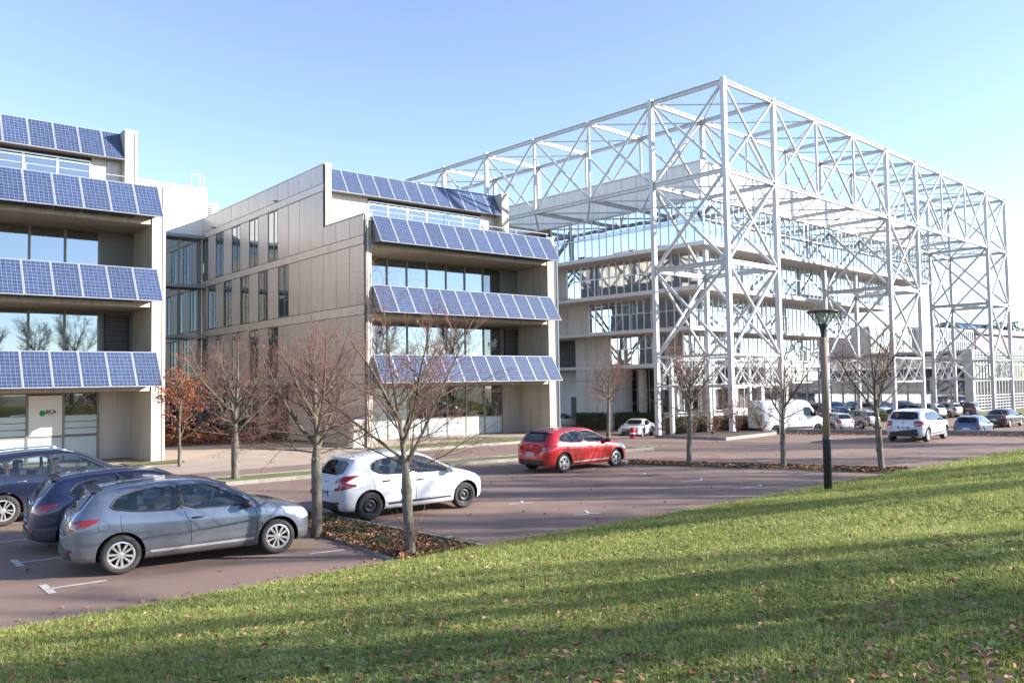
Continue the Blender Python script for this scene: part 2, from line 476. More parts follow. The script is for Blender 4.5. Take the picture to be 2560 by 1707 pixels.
# long low kerb wall behind the parked hatchback
lw = tag(link('low_wall', None), 'long low concrete kerb wall behind the white hatchback', 'wall')
lw.location = (41, 24, 0)
kerb_run(lw, [(40.3, 25.4), (42.7, 20.6), (45.2, 15.3), (49.5, 6.0)], 0.2, 0.24, 1.5)
# paved corner in front of the glass building
gs4 = sheet('grass_plot', [(92, 29), (160, 29), (160, 38), (92, 38)], YZ + .02, M['turf'])

# ---- painted parking marks, children of the car park
def mark(x0, y0, x1, y1, wd=0.09):
    a = Vector((x0, y0)); b = Vector((x1, y1)); d = (b - a).normalized(); n = Vector((-d.y, d.x)) * wd / 2
    sheet('parking_mark', [tuple(a - n), tuple(b - n), tuple(b + n), tuple(a + n)], 0.006, M['paint'], car_park)
for y in (14.25, 16.75, 19.25, 21.75, 24.1):
    sk = (y - 14.25) * -0.02
    mark(2.72, y, 3.5, y - .03); mark(2.68, y - .36, 2.68, y + .36, .11)
    if y < 24: mark(6.75, y - .4, 7.4, y - .5)
for y in (13.5, 15.82, 18.2, 20.6, 23.0):
    mark(8.95, y, 9.6, y - .06)
    mark(13.1, y + .15, 13.7, y - .1); mark(13.45, y + .02, 13.72, y + .4, .07)
for y in (13.6, 15.65, 17.9, 20.2):
    mark(19.5, y + .1, 20.2, y - .05); mark(20.15, y - .1, 20.6, y + .2, .07)
    mark(22.3 + (20.2 - y) * .4, y + .2, 23.0 + (20.2 - y) * .4, y)
for y in (13.2, 15.3, 17.4, 19.6, 21.9):
    mark(25.2 + (19.6 - y) * .45, y + .3, 25.9 + (19.6 - y) * .45, y + .1)
for x, y in ((30.8, 17.5), (32.5, 14.6), (31.0, 20.6), (37.5, 14.6), (39.5, 20.5)):
    mark(x, y, x + .8, y - .15)

# ================================================================== SOLAR OFFICE BUILDINGS
PANEL_W, PANEL_L, PITCH_ = 0.966, 1.645, 0.983
pm = MB(); pm.face([(0.02, 0.02, 0.03), (PANEL_W - .02, 0.02, 0.03), (PANEL_W - .02, PANEL_L - .02, 0.03), (0.02, PANEL_L - .02, 0.03)])
panel_me = pm.mesh('solar_panel', M['solar'])
fm = MB()
for bx in ((0, PANEL_W, 0, .022), (0, PANEL_W, PANEL_L - .022, PANEL_L), (0, .022, .022, PANEL_L - .022), (PANEL_W - .022, PANEL_W, .022, PANEL_L - .022)):
    fm.box(bx[0], bx[1], bx[2], bx[3], -.012, .038)
fm.box(.022, PANEL_W - .022, .022, PANEL_L - .022, -.005, .0)
frame_me = fm.mesh('frame', M['alu'])

def solar_row(bld, x0, n, ytop, ztop, ybot, zbot):
    tilt = math.atan2(ztop - zbot, ytop - ybot)
    for i in range(n):
        p = link('solar_panel', panel_me, bld, (x0 + i * PITCH_ + .008, ybot, zbot), (tilt, 0, 0))
        link('frame', frame_me, p, local=True)

def pane(parent, me, x, y, z, sx, sz, rz=0.0, jit=0.0):
    """one window pane, a unit sheet scaled to size"""
    o = link('pane', me, parent, (x, y, z), (rnd.uniform(-jit, jit), 0, rz + rnd.uniform(-jit, jit)))
    o.scale = (sx, 1, sz)
    return o
def unit_pane(m):
    q = MB(); q.box(0, 1, 0, 0.02, 0, 1)
    return q.mesh('pane', m)
M['blind'] = mat('pale_blind', (0.55, 0.56, 0.55), 0.8, var=.06, stretch=(1, 1, 30))
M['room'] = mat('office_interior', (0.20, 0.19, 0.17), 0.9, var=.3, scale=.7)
PANE = {k: unit_pane(M[k]) for k in ('blind', 'glass', 'glassd', 'glassm', 'frost', 'glassg', 'signw', 'greyp', 'clad')}

def solar_block(bld, dx, dy, side):
    X0, X1 = 20.19 + dx, 32.77 + dx                  # outer faces of the end walls
    XI0, XI1 = 20.60 + dx, 32.23 + dx
    YF, YB, YT, YE = 35.4 + dy, 38.1 + dy, 40.06 + dy, 57.8 + dy
    part = lambda nm, f, m: (lambda q: (f(q), q.build(nm, m, bld))[1])(MB())
    # end walls, stepped in profile
    prof = [(YF, 0), (YE, 0), (YE, 14.66), (39.5 + dy, 14.66), (39.5 + dy, 11.32), (YF, 11.32)]
    for k, (a, b) in enumerate(((X0 + .06 if side else X0, XI0), (XI1, X1))):
        part('end_wall', lambda q: q.prism(prof, lambda y, z, t: (t, y, z), a, b), M['conc'])
        part('coping', lambda q: (q.box(a - .08 if k == 0 else a - .03, b + .03, YF - .03, 39.45 + dy, 11.325, 11.365), q.box(a - .08 if k == 0 else a - .03, b + .03, 39.47 + dy, YE, 14.665, 14.71)), M['clad2'])
        # recessed joint on the front edge of the wall
        xj = a + (b - a) * .72
        part('edge_joint', lambda q: (q.box(xj, xj + .035, YF - .004, YF + .03, 0, 11.3), q.box(xj, xj + .035, 39.5 + dy - .004, 39.5 + dy + .03, 11.38, 14.6)), M['joint'])
    # floor slabs with soffits
    for z in (9.72, 6.30, 2.88):
        part('floor_slab', lambda q: q.box(XI0 + .003, XI1 - .003, YF + .05, YB + .4, z, z + .42), M['conc'])
        part('upstand', lambda q: q.box(XI0 + .003, XI1 - .003, YF + .12, YF + .2, z + .425, z + 1.45), M['steel'])
        part('soffit_grille', lambda q: [q.box(XI0 + .1 + i * .983, XI0 + 1.0 + i * .983, YF - .62, YF - .08, z + .16, z + .19) for i in range(11)], M['dark'])
        for i in range(4):
            part('bracket', lambda q: q.prism([(YF - .80, z + .20), (YF + .1, z + .22), (YF + .1, z + 1.5), (YF - .02, z + 1.5)], lambda y, zz, t: (t, y, zz), XI0 + .06 + i * .983 * 3.9, XI0 + .1 + i * .983 * 3.9), M['steel'])
    part('roof_slab', lambda q: q.box(XI0 + .003, XI1 - .003, 40.6 + dy, YE - .05, 14.1, 14.5), M['conc'])
    part('terrace_deck', lambda q: q.box(XI0 + .003, XI1 - .003, YF + .21, YT + .3, 11.0, 11.15), M['conc'])
    part('eaves_soffit', lambda q: q.box(XI0 + .003, XI1 - .003, 39.56 + dy, YT + .1, 13.32, 13.38), M['greyp'])
    # solar rows
    for zb in (3.05, 6.47, 9.89):
        solar_row(bld, 20.64 + dx, 12, YF, zb + 1.40, YF - .87, zb)
    solar_row(bld, 20.60 + dx, 12, 40.38 + dy, 14.72, 39.5 + dy, 13.30)
    # handrail above the terrace row
    part('handrail', lambda q: (q.tube([(XI0 - .05, YF + .1, 11.58), (XI1 + .2, YF + .1, 11.58)], .02), [q.tube([(XI0 + .1 + i * 2.32, YF + .1, 11.15), (XI0 + .1 + i * 2.32, YF + .1, 11.58)], .018) for i in range(6)]), M['alu'])
    # ---- recessed window walls, three floors
    DV = [20.62, 21.85, 23.1, 24.34, 25.65, 26.94, 28.25, 29.56, 30.87]
    DV = [d + dx for d in DV]
    for fl, (z0, z1) in enumerate(((0.03, 2.88), (3.30, 6.30), (6.72, 9.72))):
        ws = thing_part('window_wall', bld)
        q = MB()
        zs = [z0, z1 - .07]
        if fl == 0: zs.insert(1, 1.03)
        for z in zs: q.box(DV[0], DV[-1] + .03, YB - .02, YB + .06, z, z + .07)
        for d in DV: q.box(d - .045, d + .045, YB - .035, YB + .07, z0, z1)
        q.build('window_frame', M['frame'], ws)
        q = MB(); q.box(DV[-1] + .035, XI1 - .003, YB, YB + .06, z0, z1 - .003)
        q.build('wall_panel', M['greyp'] if fl else M['clad'], ws)
        for i in range(8):
            a, b = DV[i] + .045, DV[i + 1] - .045
            if fl == 0:
                lo = pane(ws, PANE['frost'], a, YB, z0 + .07, b - a, .96 - z0 + .03)
                if side == 0 and i == 6:
                    pane(ws, PANE['signw'], a, YB - .01, 1.12, b - a, z1 - 1.24)
                elif side == 0 and i in (5, 7):
                    pane(ws, PANE['glassd'], a, YB + .02, 1.12, b - a, z1 - 1.2)
                    for kk in range(3): pane(ws, PANE['frost'], a, YB + .005, 1.14 + kk * .27, b - a, .24)
                else:
                    pane(ws, PANE['frost' if (side and i in (0, 1, 2)) else 'glassd'], a, YB + .01, 1.12, b - a, z1 - 1.2, jit=.002)
            else:
                pane(ws, PANE['glassd' if (side and i == 7) else 'glass'], a, YB + .01, z0 + .08, b - a, z1 - z0 - .16, jit=.003)
        if fl == 1:                                     # louvred vent beside the windows
            q = MB()
            for k in range(26):
                z = 3.7 + k * .095
                Mx = Matrix.Translation((DV[-1] + .25, YB - .03, z)) @ Matrix.Rotation(R(-35), 4, 'X')
                q.box(0, .9, 0, .008, 0, .085, M=Mx)
            q.box(DV[-1] + .2, DV[-1] + .25, YB - .06, YB - .002, 3.65, 6.18); q.box(DV[-1] + 1.15, DV[-1] + 1.2, YB - .06, YB - .002, 3.65, 6.18)
            q.build('louvre', M['dark'], ws)
        # rooms behind the glass: back wall, ceiling, some blinds
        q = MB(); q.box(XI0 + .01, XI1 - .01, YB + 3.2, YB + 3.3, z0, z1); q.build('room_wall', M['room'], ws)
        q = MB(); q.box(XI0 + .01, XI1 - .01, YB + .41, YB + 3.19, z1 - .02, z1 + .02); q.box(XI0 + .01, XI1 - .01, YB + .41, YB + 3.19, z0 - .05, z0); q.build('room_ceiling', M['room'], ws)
        for i in range(8):
            if fl and rnd.random() < .5:
                hgt = rnd.choice((.5, .9, 1.3, z1 - z0 - .2)); pane(ws, PANE['blind'], DV[i] + .06, YB + .12, z1 - .08 - hgt, DV[i + 1] - DV[i] - .12, hgt).name = 'blind'
    # ---- set-back top floor
    ws = thing_part('top_window_wall', bld)
    TD = [d + dx for d in (23.15, 24.38, 25.69, 27.0, 28.31, 29.62, 30.93)]
    q = MB()
    for z in (11.32, 12.98, 13.1): q.box(TD[0], TD[-1], YT - .02, YT + .05, z, z + .07)
    for d in TD: q.box(d - .04, d + .04, YT - .03, YT + .06, 11.15, 13.1)
    q.build('window_frame', M['alu'], ws)
    q = MB(); q.box(XI0 + .01, XI1 - .01, YT + 3, YT + 3.1, 11.1, 13.3); q.build('room_wall', M['room'], ws)
    for i in (0, 2, 3, 5): pane(ws, PANE['blind'], TD[i] + .05, YT + .1, 12.96 - (.5, 1.2, .9, 1.5, .3, .7)[i], TD[i + 1] - TD[i] - .1, (.5, 1.2, .9, 1.5, .3, .7)[i]).name = 'blind'
    for i in range(6): pane(ws, PANE['glass'], TD[i] + .04, YT + .005, 11.39, TD[i + 1] - TD[i] - .08, 1.59, jit=.003)
    for a, b in ((XI0 + .01, XI0 + 1.2), (XI0 + 1.215, TD[0] - .05), (TD[-1] + .05, TD[-1] + .65), (TD[-1] + .665, XI1 - .01)):
        q = MB(); q.box(a, b, YT, YT + .05, 11.15, 13.31); q.build('cladding_panel', M['clad'], ws)
    return bld

def thing_part(name, parent):
    o = bpy.data.objects.new(name, None); COL.objects.link(o); o.parent = parent
    o.matrix_parent_inverse = parent.matrix_basis.inverted()
    o.empty_display_size = .2
    return o

# parts of a part sit in world space: link() leaves their matrix alone when the parent has a parent
left_b = thing('solar_office_building', 'grey beige office block at the left edge with four rows of blue solar panels', 'building', (5, 36, 0))
solar_block(left_b, -21.86, 0.12, 0)
mid_b = thing('solar_office_building', 'stepped solar panel office block in the middle with a long shaded side wall', 'building', (26, 36, 0))
solar_block(mid_b, 0, 0, 1)

# ---- sign on the left block: green hexagon and letters
sg = thing('wall_sign', 'white window sign with a green hexagon and black letters BCA', 'sign', (7.1, 38.15, 2.05))
q = MB(); q.prism([(6.93 + .125 * math.cos(R(60 * k)), 2.04 + .125 * math.sin(R(60 * k))) for k in range(6)], lambda a, b, t: (a, t, b), 38.196, 38.206); q.build('emblem', M['hex'], sg)
o = link('lettering', text_mesh('BCA', .20, mat=M['black'], bold=.006), sg, (7.24, 38.200, 2.09), (R(90), 0, 0))
o = link('lettering', text_mesh('EXPERTISE', .05, mat=M['black']), sg, (7.24, 38.202, 1.965), (R(90), 0, 0))
# ---- white lettering on the dark window of the middle block
sg = thing('window_lettering', 'white NBS school lettering with wing emblem on a dark window', 'sign', (30.2, 38.06, 5.2))
q = MB()
q.prism([(30.02, 5.40), (30.45, 5.44), (30.50, 5.62), (30.30, 5.47)], lambda a, b, t: (a, t, b), 38.080, 38.088)
q.prism([(30.30, 5.34), (30.49, 5.36), (30.58, 5.50), (30.42, 5.40)], lambda a, b, t: (a, t, b), 38.080, 38.088)
q.build('emblem', M['signw'], sg)
link('lettering', text_mesh('NBS', .34, mat=M['signw'], bold=.006), sg, (30.22, 38.085, 5.23), (R(90), 0, 0))
link('lettering', text_mesh('NORMANDIE', .09, mat=M['signw']), sg, (30.22, 38.085, 5.06), (R(90), 0, 0))
link('lettering', text_mesh('Business School', .085, mat=M['signw']), sg, (30.22, 38.085, 4.95), (R(90), 0, 0))

# ---- side wall of the middle block: cladding panels, ledges, slit windows
SX = 20.19
sw = thing_part('side_wall', mid_b)
q = MB(); q.prism([(35.47, 0), (57.8, 0), (57.8, 14.6), (39.55, 14.6), (39.55, 11.25), (35.47, 11.25)], lambda y, z, t: (t, y, z), SX + .03, SX + .055); q.build('backing', M['joint'], sw)
bands = ((0.02, 3.03), (3.47, 6.42), (6.90, 9.86), (10.30, 13.23), (13.66, 14.66))
ky = [35.42 + 1.4115 * k for k in range(16)] + [57.78]
cache = {}
def clad_panel(y0, y1, z0, z1, parent, mkey='clad'):
    key = (round(y1 - y0, 2), round(z1 - z0, 2), mkey)
    if key not in cache:
        b = MB(); g = .014
        b.box(-.004, .026, g, key[0] - g, g, key[1] - g); cache[key] = b.mesh('cladding_panel', M[mkey])
    return link('cladding_panel', cache[key], parent, (SX + rnd.uniform(-.003, .003), y0, z0), (0, rnd.uniform(-.0015, .0015), rnd.uniform(-.0015, .0015)))
win = {3: (7, 9, 11, 13, 15), 2: (6, 8, 10, 12, 14), 1: (7, 9, 11, 13, 15), 0: (6, 7, 9, 10, 11, 12, 13, 14, 15)}
for bi, (z0, z1) in enumerate(bands):
    for k in range(16):
        y0, y1 = ky[k], ky[k + 1]
        if bi == 4 and k < 3: continue
        if bi == 3 and k < 3:
            clad_panel(y0, y1, 10.30, 11.30, sw); continue
        if bi < 4 and k in win[bi]:
            wd = link('slit_window', None, sw)
            b = MB(); ym = y0 + (y1 - y0) * .42
            for ya in (y0 + .02, ym - .03, y1 - .06): b.box(SX - .01, SX + .05, ya, ya + .04, z0 + .03, z1 - .03)
            for zz in (z0 + .03, z1 - .07): b.box(SX - .008, SX + .05, y0 + .06, y1 - .06, zz, zz + .04)
            b.box(SX - .008, SX + .05, y0 + .06, ym - .03, z0 + .95, z0 + 1.0)
            b.build('window_frame', M['frame'], wd)
            for ya, yb in ((y0 + .06, ym - .03), (ym + .01, y1 - .06)):
                o = link('pane', PANE['glassg' if bi else 'glassd'], wd, (SX + .02, yb, z0 + .07), (0, 0, R(-90) + rnd.uniform(-.004, .004)))
                o.scale = (yb - ya, 1, z1 - z0 - .14)
        else:
            clad_panel(y0, y1, z0, z1, sw)
for z0, z1, ya in ((13.24, 13.64, 39.62), (9.87, 10.28, 35.42), (6.43, 6.88, 35.42), (3.04, 3.45, 35.42)):
    b = MB(); b.prism([(SX + .03, z0), (SX - .05, z0), (SX - .05, z0 + .12), (SX - .015, z0 + .13), (SX - .015, z1), (SX + .03, z1)], lambda x, z, t: (x, t, z), ya, 57.75); b.build('ledge', M['clad2'], sw)
for y in (45.4, 55.4):
    b = MB(); b.box(SX - .22, SX - .017, y, y + .1, 13.68, 13.76); b.build('rain_spout', M['steel'], sw)
b = MB(); b.box(SX + .02, SX + .045, 35.30, 35.385, 0, 11.25); b.build('corner_trim', M['dark'], sw)
b = MB(); b.tube([(SX + .15, 35.33, .1), (SX + .15, 35.33, 11.05), (SX + .45, 35.33, 11.05)], .035, 8); b.build('downpipe', M['clad2'], mid_b)
b = MB(); b.tube([(32.9, 35.36, .05), (32.9, 35.36, 10.9)], .07, 8); b.box(32.78, 32.84, 35.36, 35.42, 0, 11); b.build('downpipe', M['steel'], mid_b)

# ---- connecting block behind the gap
cb = thing('link_building', 'pale link block with white cladding over a dark glazed stairwell between the two solar buildings', 'building', (16, 57.6, 0))
q = MB(); q.box(6, 20.45, 57.62, 66, 13.4, 16.72); q.build('wall_core', M['joint'], cb)
x = 7.6
while x < 20.4:
    x2 = min(x + 2.15, 20.46); q = MB(); q.box(x + .01, x2 - .01, 57.58, 57.63, 13.42, 16.74); q.build('cladding_panel', M['whitep'], cb); x = x2
q = MB(); q.box(20.452, 20.48, 57.6, 66, 13.4, 16.74); q.build('end_panel', M['whitep'], cb)
q = MB(); q.box(6, 20.5, 57.5, 66.1, 16.745, 16.82); q.build('coping', M['clad2'], cb)
for z in (13.15, 9.75, 6.3, 2.9):
    q = MB(); q.box(10.9, 20.1, 56.9, 57.7, z, z + .2); q.build('canopy_ledge', M['steel'], cb)
q = MB()
for x in (11.5, 13.6, 15.6, 17.4, 18.6, 19.9): q.box(x - .04, x + .04, 57.65, 57.75, 0, 13.2)
q.build('mullion', M['frame'], cb)
q = MB(); q.box(19.94, 20.13, 57.64, 57.74, 0, 13.14); q.build('corner_panel', M['frame'], cb)
for fl in range(4):
    z0 = (0.05, 3.1, 6.5, 9.95)[fl]; z1 = (2.9, 6.3, 9.75, 13.15)[fl]
    xsx = [10.9, 11.46, 13.56, 15.56, 17.36, 18.56, 19.86]
    for a, b_ in zip(xsx[:-1], xsx[1:]): pane(cb, PANE['glassg'], a + .08, 57.7, z0, b_ - a - .08, z1 - z0, jit=.002)
    q = MB(); q.box(10.9, 20.1, 57.9, 66, z0 - .12, z0 + .02); q.build('floor_slab', M['concw'], cb)
    q = MB()
    for zz in (z0 + .1, z0 + 1.0): q.box(11, 20, 57.82, 57.85, zz, zz + .04)
    rr = random.Random(fl)
    for i in range(60):
        xa = 11 + i * .15; q.tube([(xa, 57.835, z0 + .1), (xa + rr.uniform(-.12, .12), 57.835, z0 + .55), (xa + rr.uniform(-.1, .1), 57.835, z0 + 1.0)], .012, 4)
    q.build('balustrade', M['dark'], cb)
q = MB(); q.box(11, 20, 63, 63.1, 0, 13.2); q.build('rear_wall', M['frost'], cb)
q = MB()
q.tube([(13, 60, 10.1), (19.5, 60, 13.0)], .12, 6); q.box(15.2, 15.9, 60, 60.6, 0, 13.2); q.box(18, 18.5, 61, 61.5, 0, 13.2)
q.build('stair_flight', M['concw'], cb)
# roof ladder guard and air unit
rl = thing('roof_ladder', 'white tubular ladder guard on the pale link block roof', 'ladder', (20.2, 59, 16.8))
q = MB()
for x_, y_ in ((19.7, 58.6), (20.3, 58.6), (20.7, 58.9)): q.tube([(x_, y_, 16.0), (x_, y_, 18.0)], .035)
q.tube([(19.7, 58.6, 17.95), (20.3, 58.6, 17.95), (20.7, 58.9, 17.9)], .03); q.tube([(20.3, 58.6, 17.5), (20.7, 58.9, 17.45)], .025)
q.build('rail', M['white'], rl)
au = thing('air_unit', 'beige air conditioning unit with a dark louvre beside the link block', 'air conditioner', (21.2, 59, 14.6))
q = MB(); q.box(20.52, 21.6, 58.6, 59.8, 14.6, 16.1); q.build('casing', M['whitep'], au)
q = MB()
for k in range(8): q.box(20.62, 21.2, 58.57, 58.605, 14.75 + k * .14, 14.83 + k * .14)
q.build('louvre', M['dark'], au)
rv = thing('roof_vent', 'small curved metal roof vent above the link block parapet', 'vent', (15.6, 58.5, 16.8))
q = MB(); q.tube([(15.4, 58.5, 16.7), (15.4, 58.5, 17.15), (15.7, 58.5, 17.3), (16.0, 58.5, 17.05)], .22, 10); q.build('duct', M['alu'], rv)

# ---- electrical cabinet at the corner
ec = thing('utility_cabinet', 'beige upright utility cabinet by the corner of the middle building', 'cabinet', (19.45, 34.9, 0))
q = MB(); q.box(19.15, 19.72, 34.72, 35.1, .06, 1.30); q.box(19.12, 19.75, 34.69, 35.13, 1.30, 1.36); q.build('casing', M['concw'], ec)
q = MB(); q.box(19.18, 19.69, 34.70, 34.722, .14, 1.26); q.build('door', M['conc'], ec)
q = MB(); q.box(19.62, 19.66, 34.67, 34.70, .7, .8); q.build('handle', M['dark'], ec)
# ================================================================== SPACE FRAME AND GLASS BUILDING
TH = 0.0589201418
KS = 1.1
TC = Vector((37.21 * KS, 26.53 * KS, 0)); TU = Vector((math.cos(TH), math.sin(TH), 0)); TV = Vector((-math.sin(TH), math.cos(TH), 0))
BA, BB = 5.2, 4.85
def W(s, t, z): return TC + TU * (s * KS) + TV * (t * KS) + Vector((0, 0, 3 + (z - 3) * KS))
ZT, ZL, ZM, ZB, ZC = 19.1, 14.25, 9.3, 4.3, 2.62

q = MB(); q.tube([(0, 0, 0), (0, 0, 1)], 1.0, 8); CYL = q.mesh('tube', M['white'], True)
for p in CYL.polygons:
    if len(p.vertices) > 4: p.use_smooth = False
q = MB(); q.box(-1, 1, -1, 1, 0, 1); BOXM = q.mesh('beam', M['white'])
q = MB()                                                       # I-beam section
q.box(-1, 1, .72, 1, 0, 1); q.box(-1, 1, -1, -.72, 0, 1); q.box(-.16, .16, -.72, .72, 0, 1); IBM = q.mesh('beam', M['white'])
frame_t = thing('space_frame', 'huge white steel space frame of columns and crossed braces around the glass building', 'steel frame', tuple(TC), TH)
FINV = frame_t.matrix_basis.inverted()
def member(name, a, b, r, me=CYL, gap=0.0, ry=None):
    a = Vector(a); b = Vector(b); d = b - a; L = d.length; d.normalize()
    a = a + d * gap; L -= 2 * gap
    o = bpy.data.objects.new(name, me); COL.objects.link(o)
    o.parent = frame_t; o.matrix_parent_inverse = FINV
    o.location = a
    o.rotation_mode = 'QUATERNION'
    if abs(d.z) > .99:
        o.rotation_quaternion = Matrix.Rotation(TH, 3, 'Z').to_quaternion()
    else:
        zax = d; xax = Vector((0, 0, 1)).cross(zax).normalized(); yax = zax.cross(xax)
        o.rotation_quaternion = Matrix((xax, yax, zax)).transposed().to_quaternion()
    o.scale = (r * KS, (ry or r) * KS, L)
    return o
def N(i, j, z): return W(i * BA, j * BB, z)
done = set()
def uniq(*k):
    if k in done: return False
    done.add(k); return True
def bay(i0, j0, i1, j1, inner):
    """one vertical truss bay between two grid nodes"""
    a, b = (i0, j0), (i1, j1)
    rc = .118
    for z in (ZT, ZL):
        if uniq('c', a, b, z): member('chord', N(*a, z), N(*b, z), rc * .8, IBM, .05, rc)
    if uniq('d', a, b):
        member('diagonal_brace', N(*a, ZT), N(*b, ZL), .080, gap=.18)
        member('diagonal_brace', N(*b, ZT), N(*a, ZL), .080, gap=.18)
    for n in (a, b):
        if n not in TOWN and uniq('v', n): member('post', N(*n, ZL), N(*n, ZT), .085, CYL)
towers = [(0, 0), (4, 0), (8, 0), (0, 4)]
TOWN = {(i + a, j + b) for i, j in towers for a in (0, 1) for b in (0, 1)}
ring = []
for i in range(9): ring += [((i, 0), (i + 1, 0), False), ((i, 1), (i + 1, 1), True)]
for j in range(6): ring += [((0, j), (0, j + 1), False), ((1, j), (1, j + 1), True)]
for j in range(1, 4): ring += [((8, j), (8, j + 1), True), ((9, j), (9, j + 1), False)]
ring += [((9, 0), (9, 1), False)]
for a, b, inn in ring: bay(*a, *b, inn)
# cross members and light ties in the two horizontal layers
cells = [(i, 0) for i in range(9)] + [(0, j) for j in range(1, 6)] + [(8, j) for j in range(1, 4)]
for i, j in cells:
    for z in (ZT, ZL):
        for a, b in (((i, j), (i + 1, j)), ((i, j + 1), (i + 1, j + 1)), ((i, j), (i, j + 1)), ((i + 1, j), (i + 1, j + 1))):
            if uniq('c', a, b, z): member('cross_beam', N(*a, z), N(*b, z), .08, IBM, .05, .115)
        if uniq('t', i, j, z):
            member('tie', N(i, j, z - .05), N(i + 1, j + 1, z - .05), .048, gap=.12)
            member('tie', N(i + 1, j, z - .08), N(i, j + 1, z - .08), .048, gap=.12)
# towers: four legs, crossed braces on each side, ring beams, small lattice belt
def W0(s, t): p = W(s, t, 0); p.z = 0; return p
def N0(i, j): return W0(i * BA, j * BB)
def zv(z): return Vector((0, 0, (z - 3) * KS + 3))
def lattice(a, b):
    """belt of crossed bars between two legs, built as one welded piece"""
    q = MB(); n = 3
    for z in (ZB, ZC): 
        q.tube([a + zv(z), b + zv(z)], .08, 6)
    for k in range(n):
        p0, p1 = a.lerp(b, k / n), a.lerp(b, (k + 1) / n)
        q.tube([p0 + zv(ZB), p1 + zv(ZC)], .048, 5); q.tube([p1 + zv(ZB), p0 + zv(ZC)], .048, 5)
        if k: q.tube([p0 + zv(ZC), p0 + zv(ZB)], .048, 5)
    q.build('lattice_belt', M['white'], frame_t)
for i, j in towers:
    cs = [(i, j), (i + 1, j), (i + 1, j + 1), (i, j + 1)]
    for c in cs: member('column', N(*c, -.9), N(*c, ZT + .22), .128, BOXM)
    for k in range(4):
        a, b = cs[k], cs[(k + 1) % 4]
        for z0, z1 in ((ZM, ZL), (ZB, ZM)):
            member('diagonal_brace', N(*a, z0), N(*b, z1), .092, gap=.25); member('diagonal_brace', N(*b, z0), N(*a, z1), .092, gap=.25)
        member('ring_beam', N(*a, ZM), N(*b, ZM), .09, IBM, .16, .13)
        lattice(N0(*a), N0(*b))
    member('tie', N(*cs[0], ZM), N(*cs[2], ZM), .05, gap=.16); member('tie', N(*cs[1], ZM), N(*cs[3], ZM), .05, gap=.16)
# lattice porch running along the building at low level
for t0, s0, s1 in ((8.6, 6.5, 21), ):
    k = 0
    while s0 + k * 4.8 < s1:
        lattice(W0(s0 + k * 4.8, t0), W0(s0 + (k + 1) * 4.8, t0)); member('porch_post', W(s0 + k * 4.8, t0, -.8), W(s0 + k * 4.8, t0, ZB), .12, BOXM); k += 1

# ---------------------------------------------------------------- glass building
gb = thing('glass_building', 'large stepped glass office building with wider floors towards the top inside the white frame', 'building', tuple(W(12, 14, 0)), TH)
def tbox(nm, s0, s1, t0, t1, z0, z1, m, parent=None):
    q = MB(); A = [W(s0, t0, z0), W(s1, t0, z0), W(s1, t1, z0), W(s0, t1, z0), W(s0, t0, z1), W(s1, t0, z1), W(s1, t1, z1), W(s0, t1, z1)]
    q.v = [tuple(a) for a in A]
    q.f = [(0, 3, 2, 1), (4, 5, 6, 7), (0, 1, 5, 4), (1, 2, 6, 5), (2, 3, 7, 6), (3, 0, 4, 7)]; q.m = [0] * 6
    return q.build(nm, m, parent or gb)
M['floorw'] = mat('pale_soffit', (0.60, 0.605, 0.60), 0.7, var=0.05)
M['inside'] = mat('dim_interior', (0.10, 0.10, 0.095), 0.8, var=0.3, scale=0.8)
rg = random.Random(3)
FL = [  # s0(=t0) outer face, s1, t1 ends, z0, z1, slab
    (4.35, 39.8, 17.3, 11.45, 14.05), (5.85, 34.8, 17.2, 8.95, 11.25), (7.95, 31.4, 17.0, 6.55, 8.75), (10.15, 30.0, 16.8, 4.12, 6.38)]
big_panes = 0
rest_all = MB()
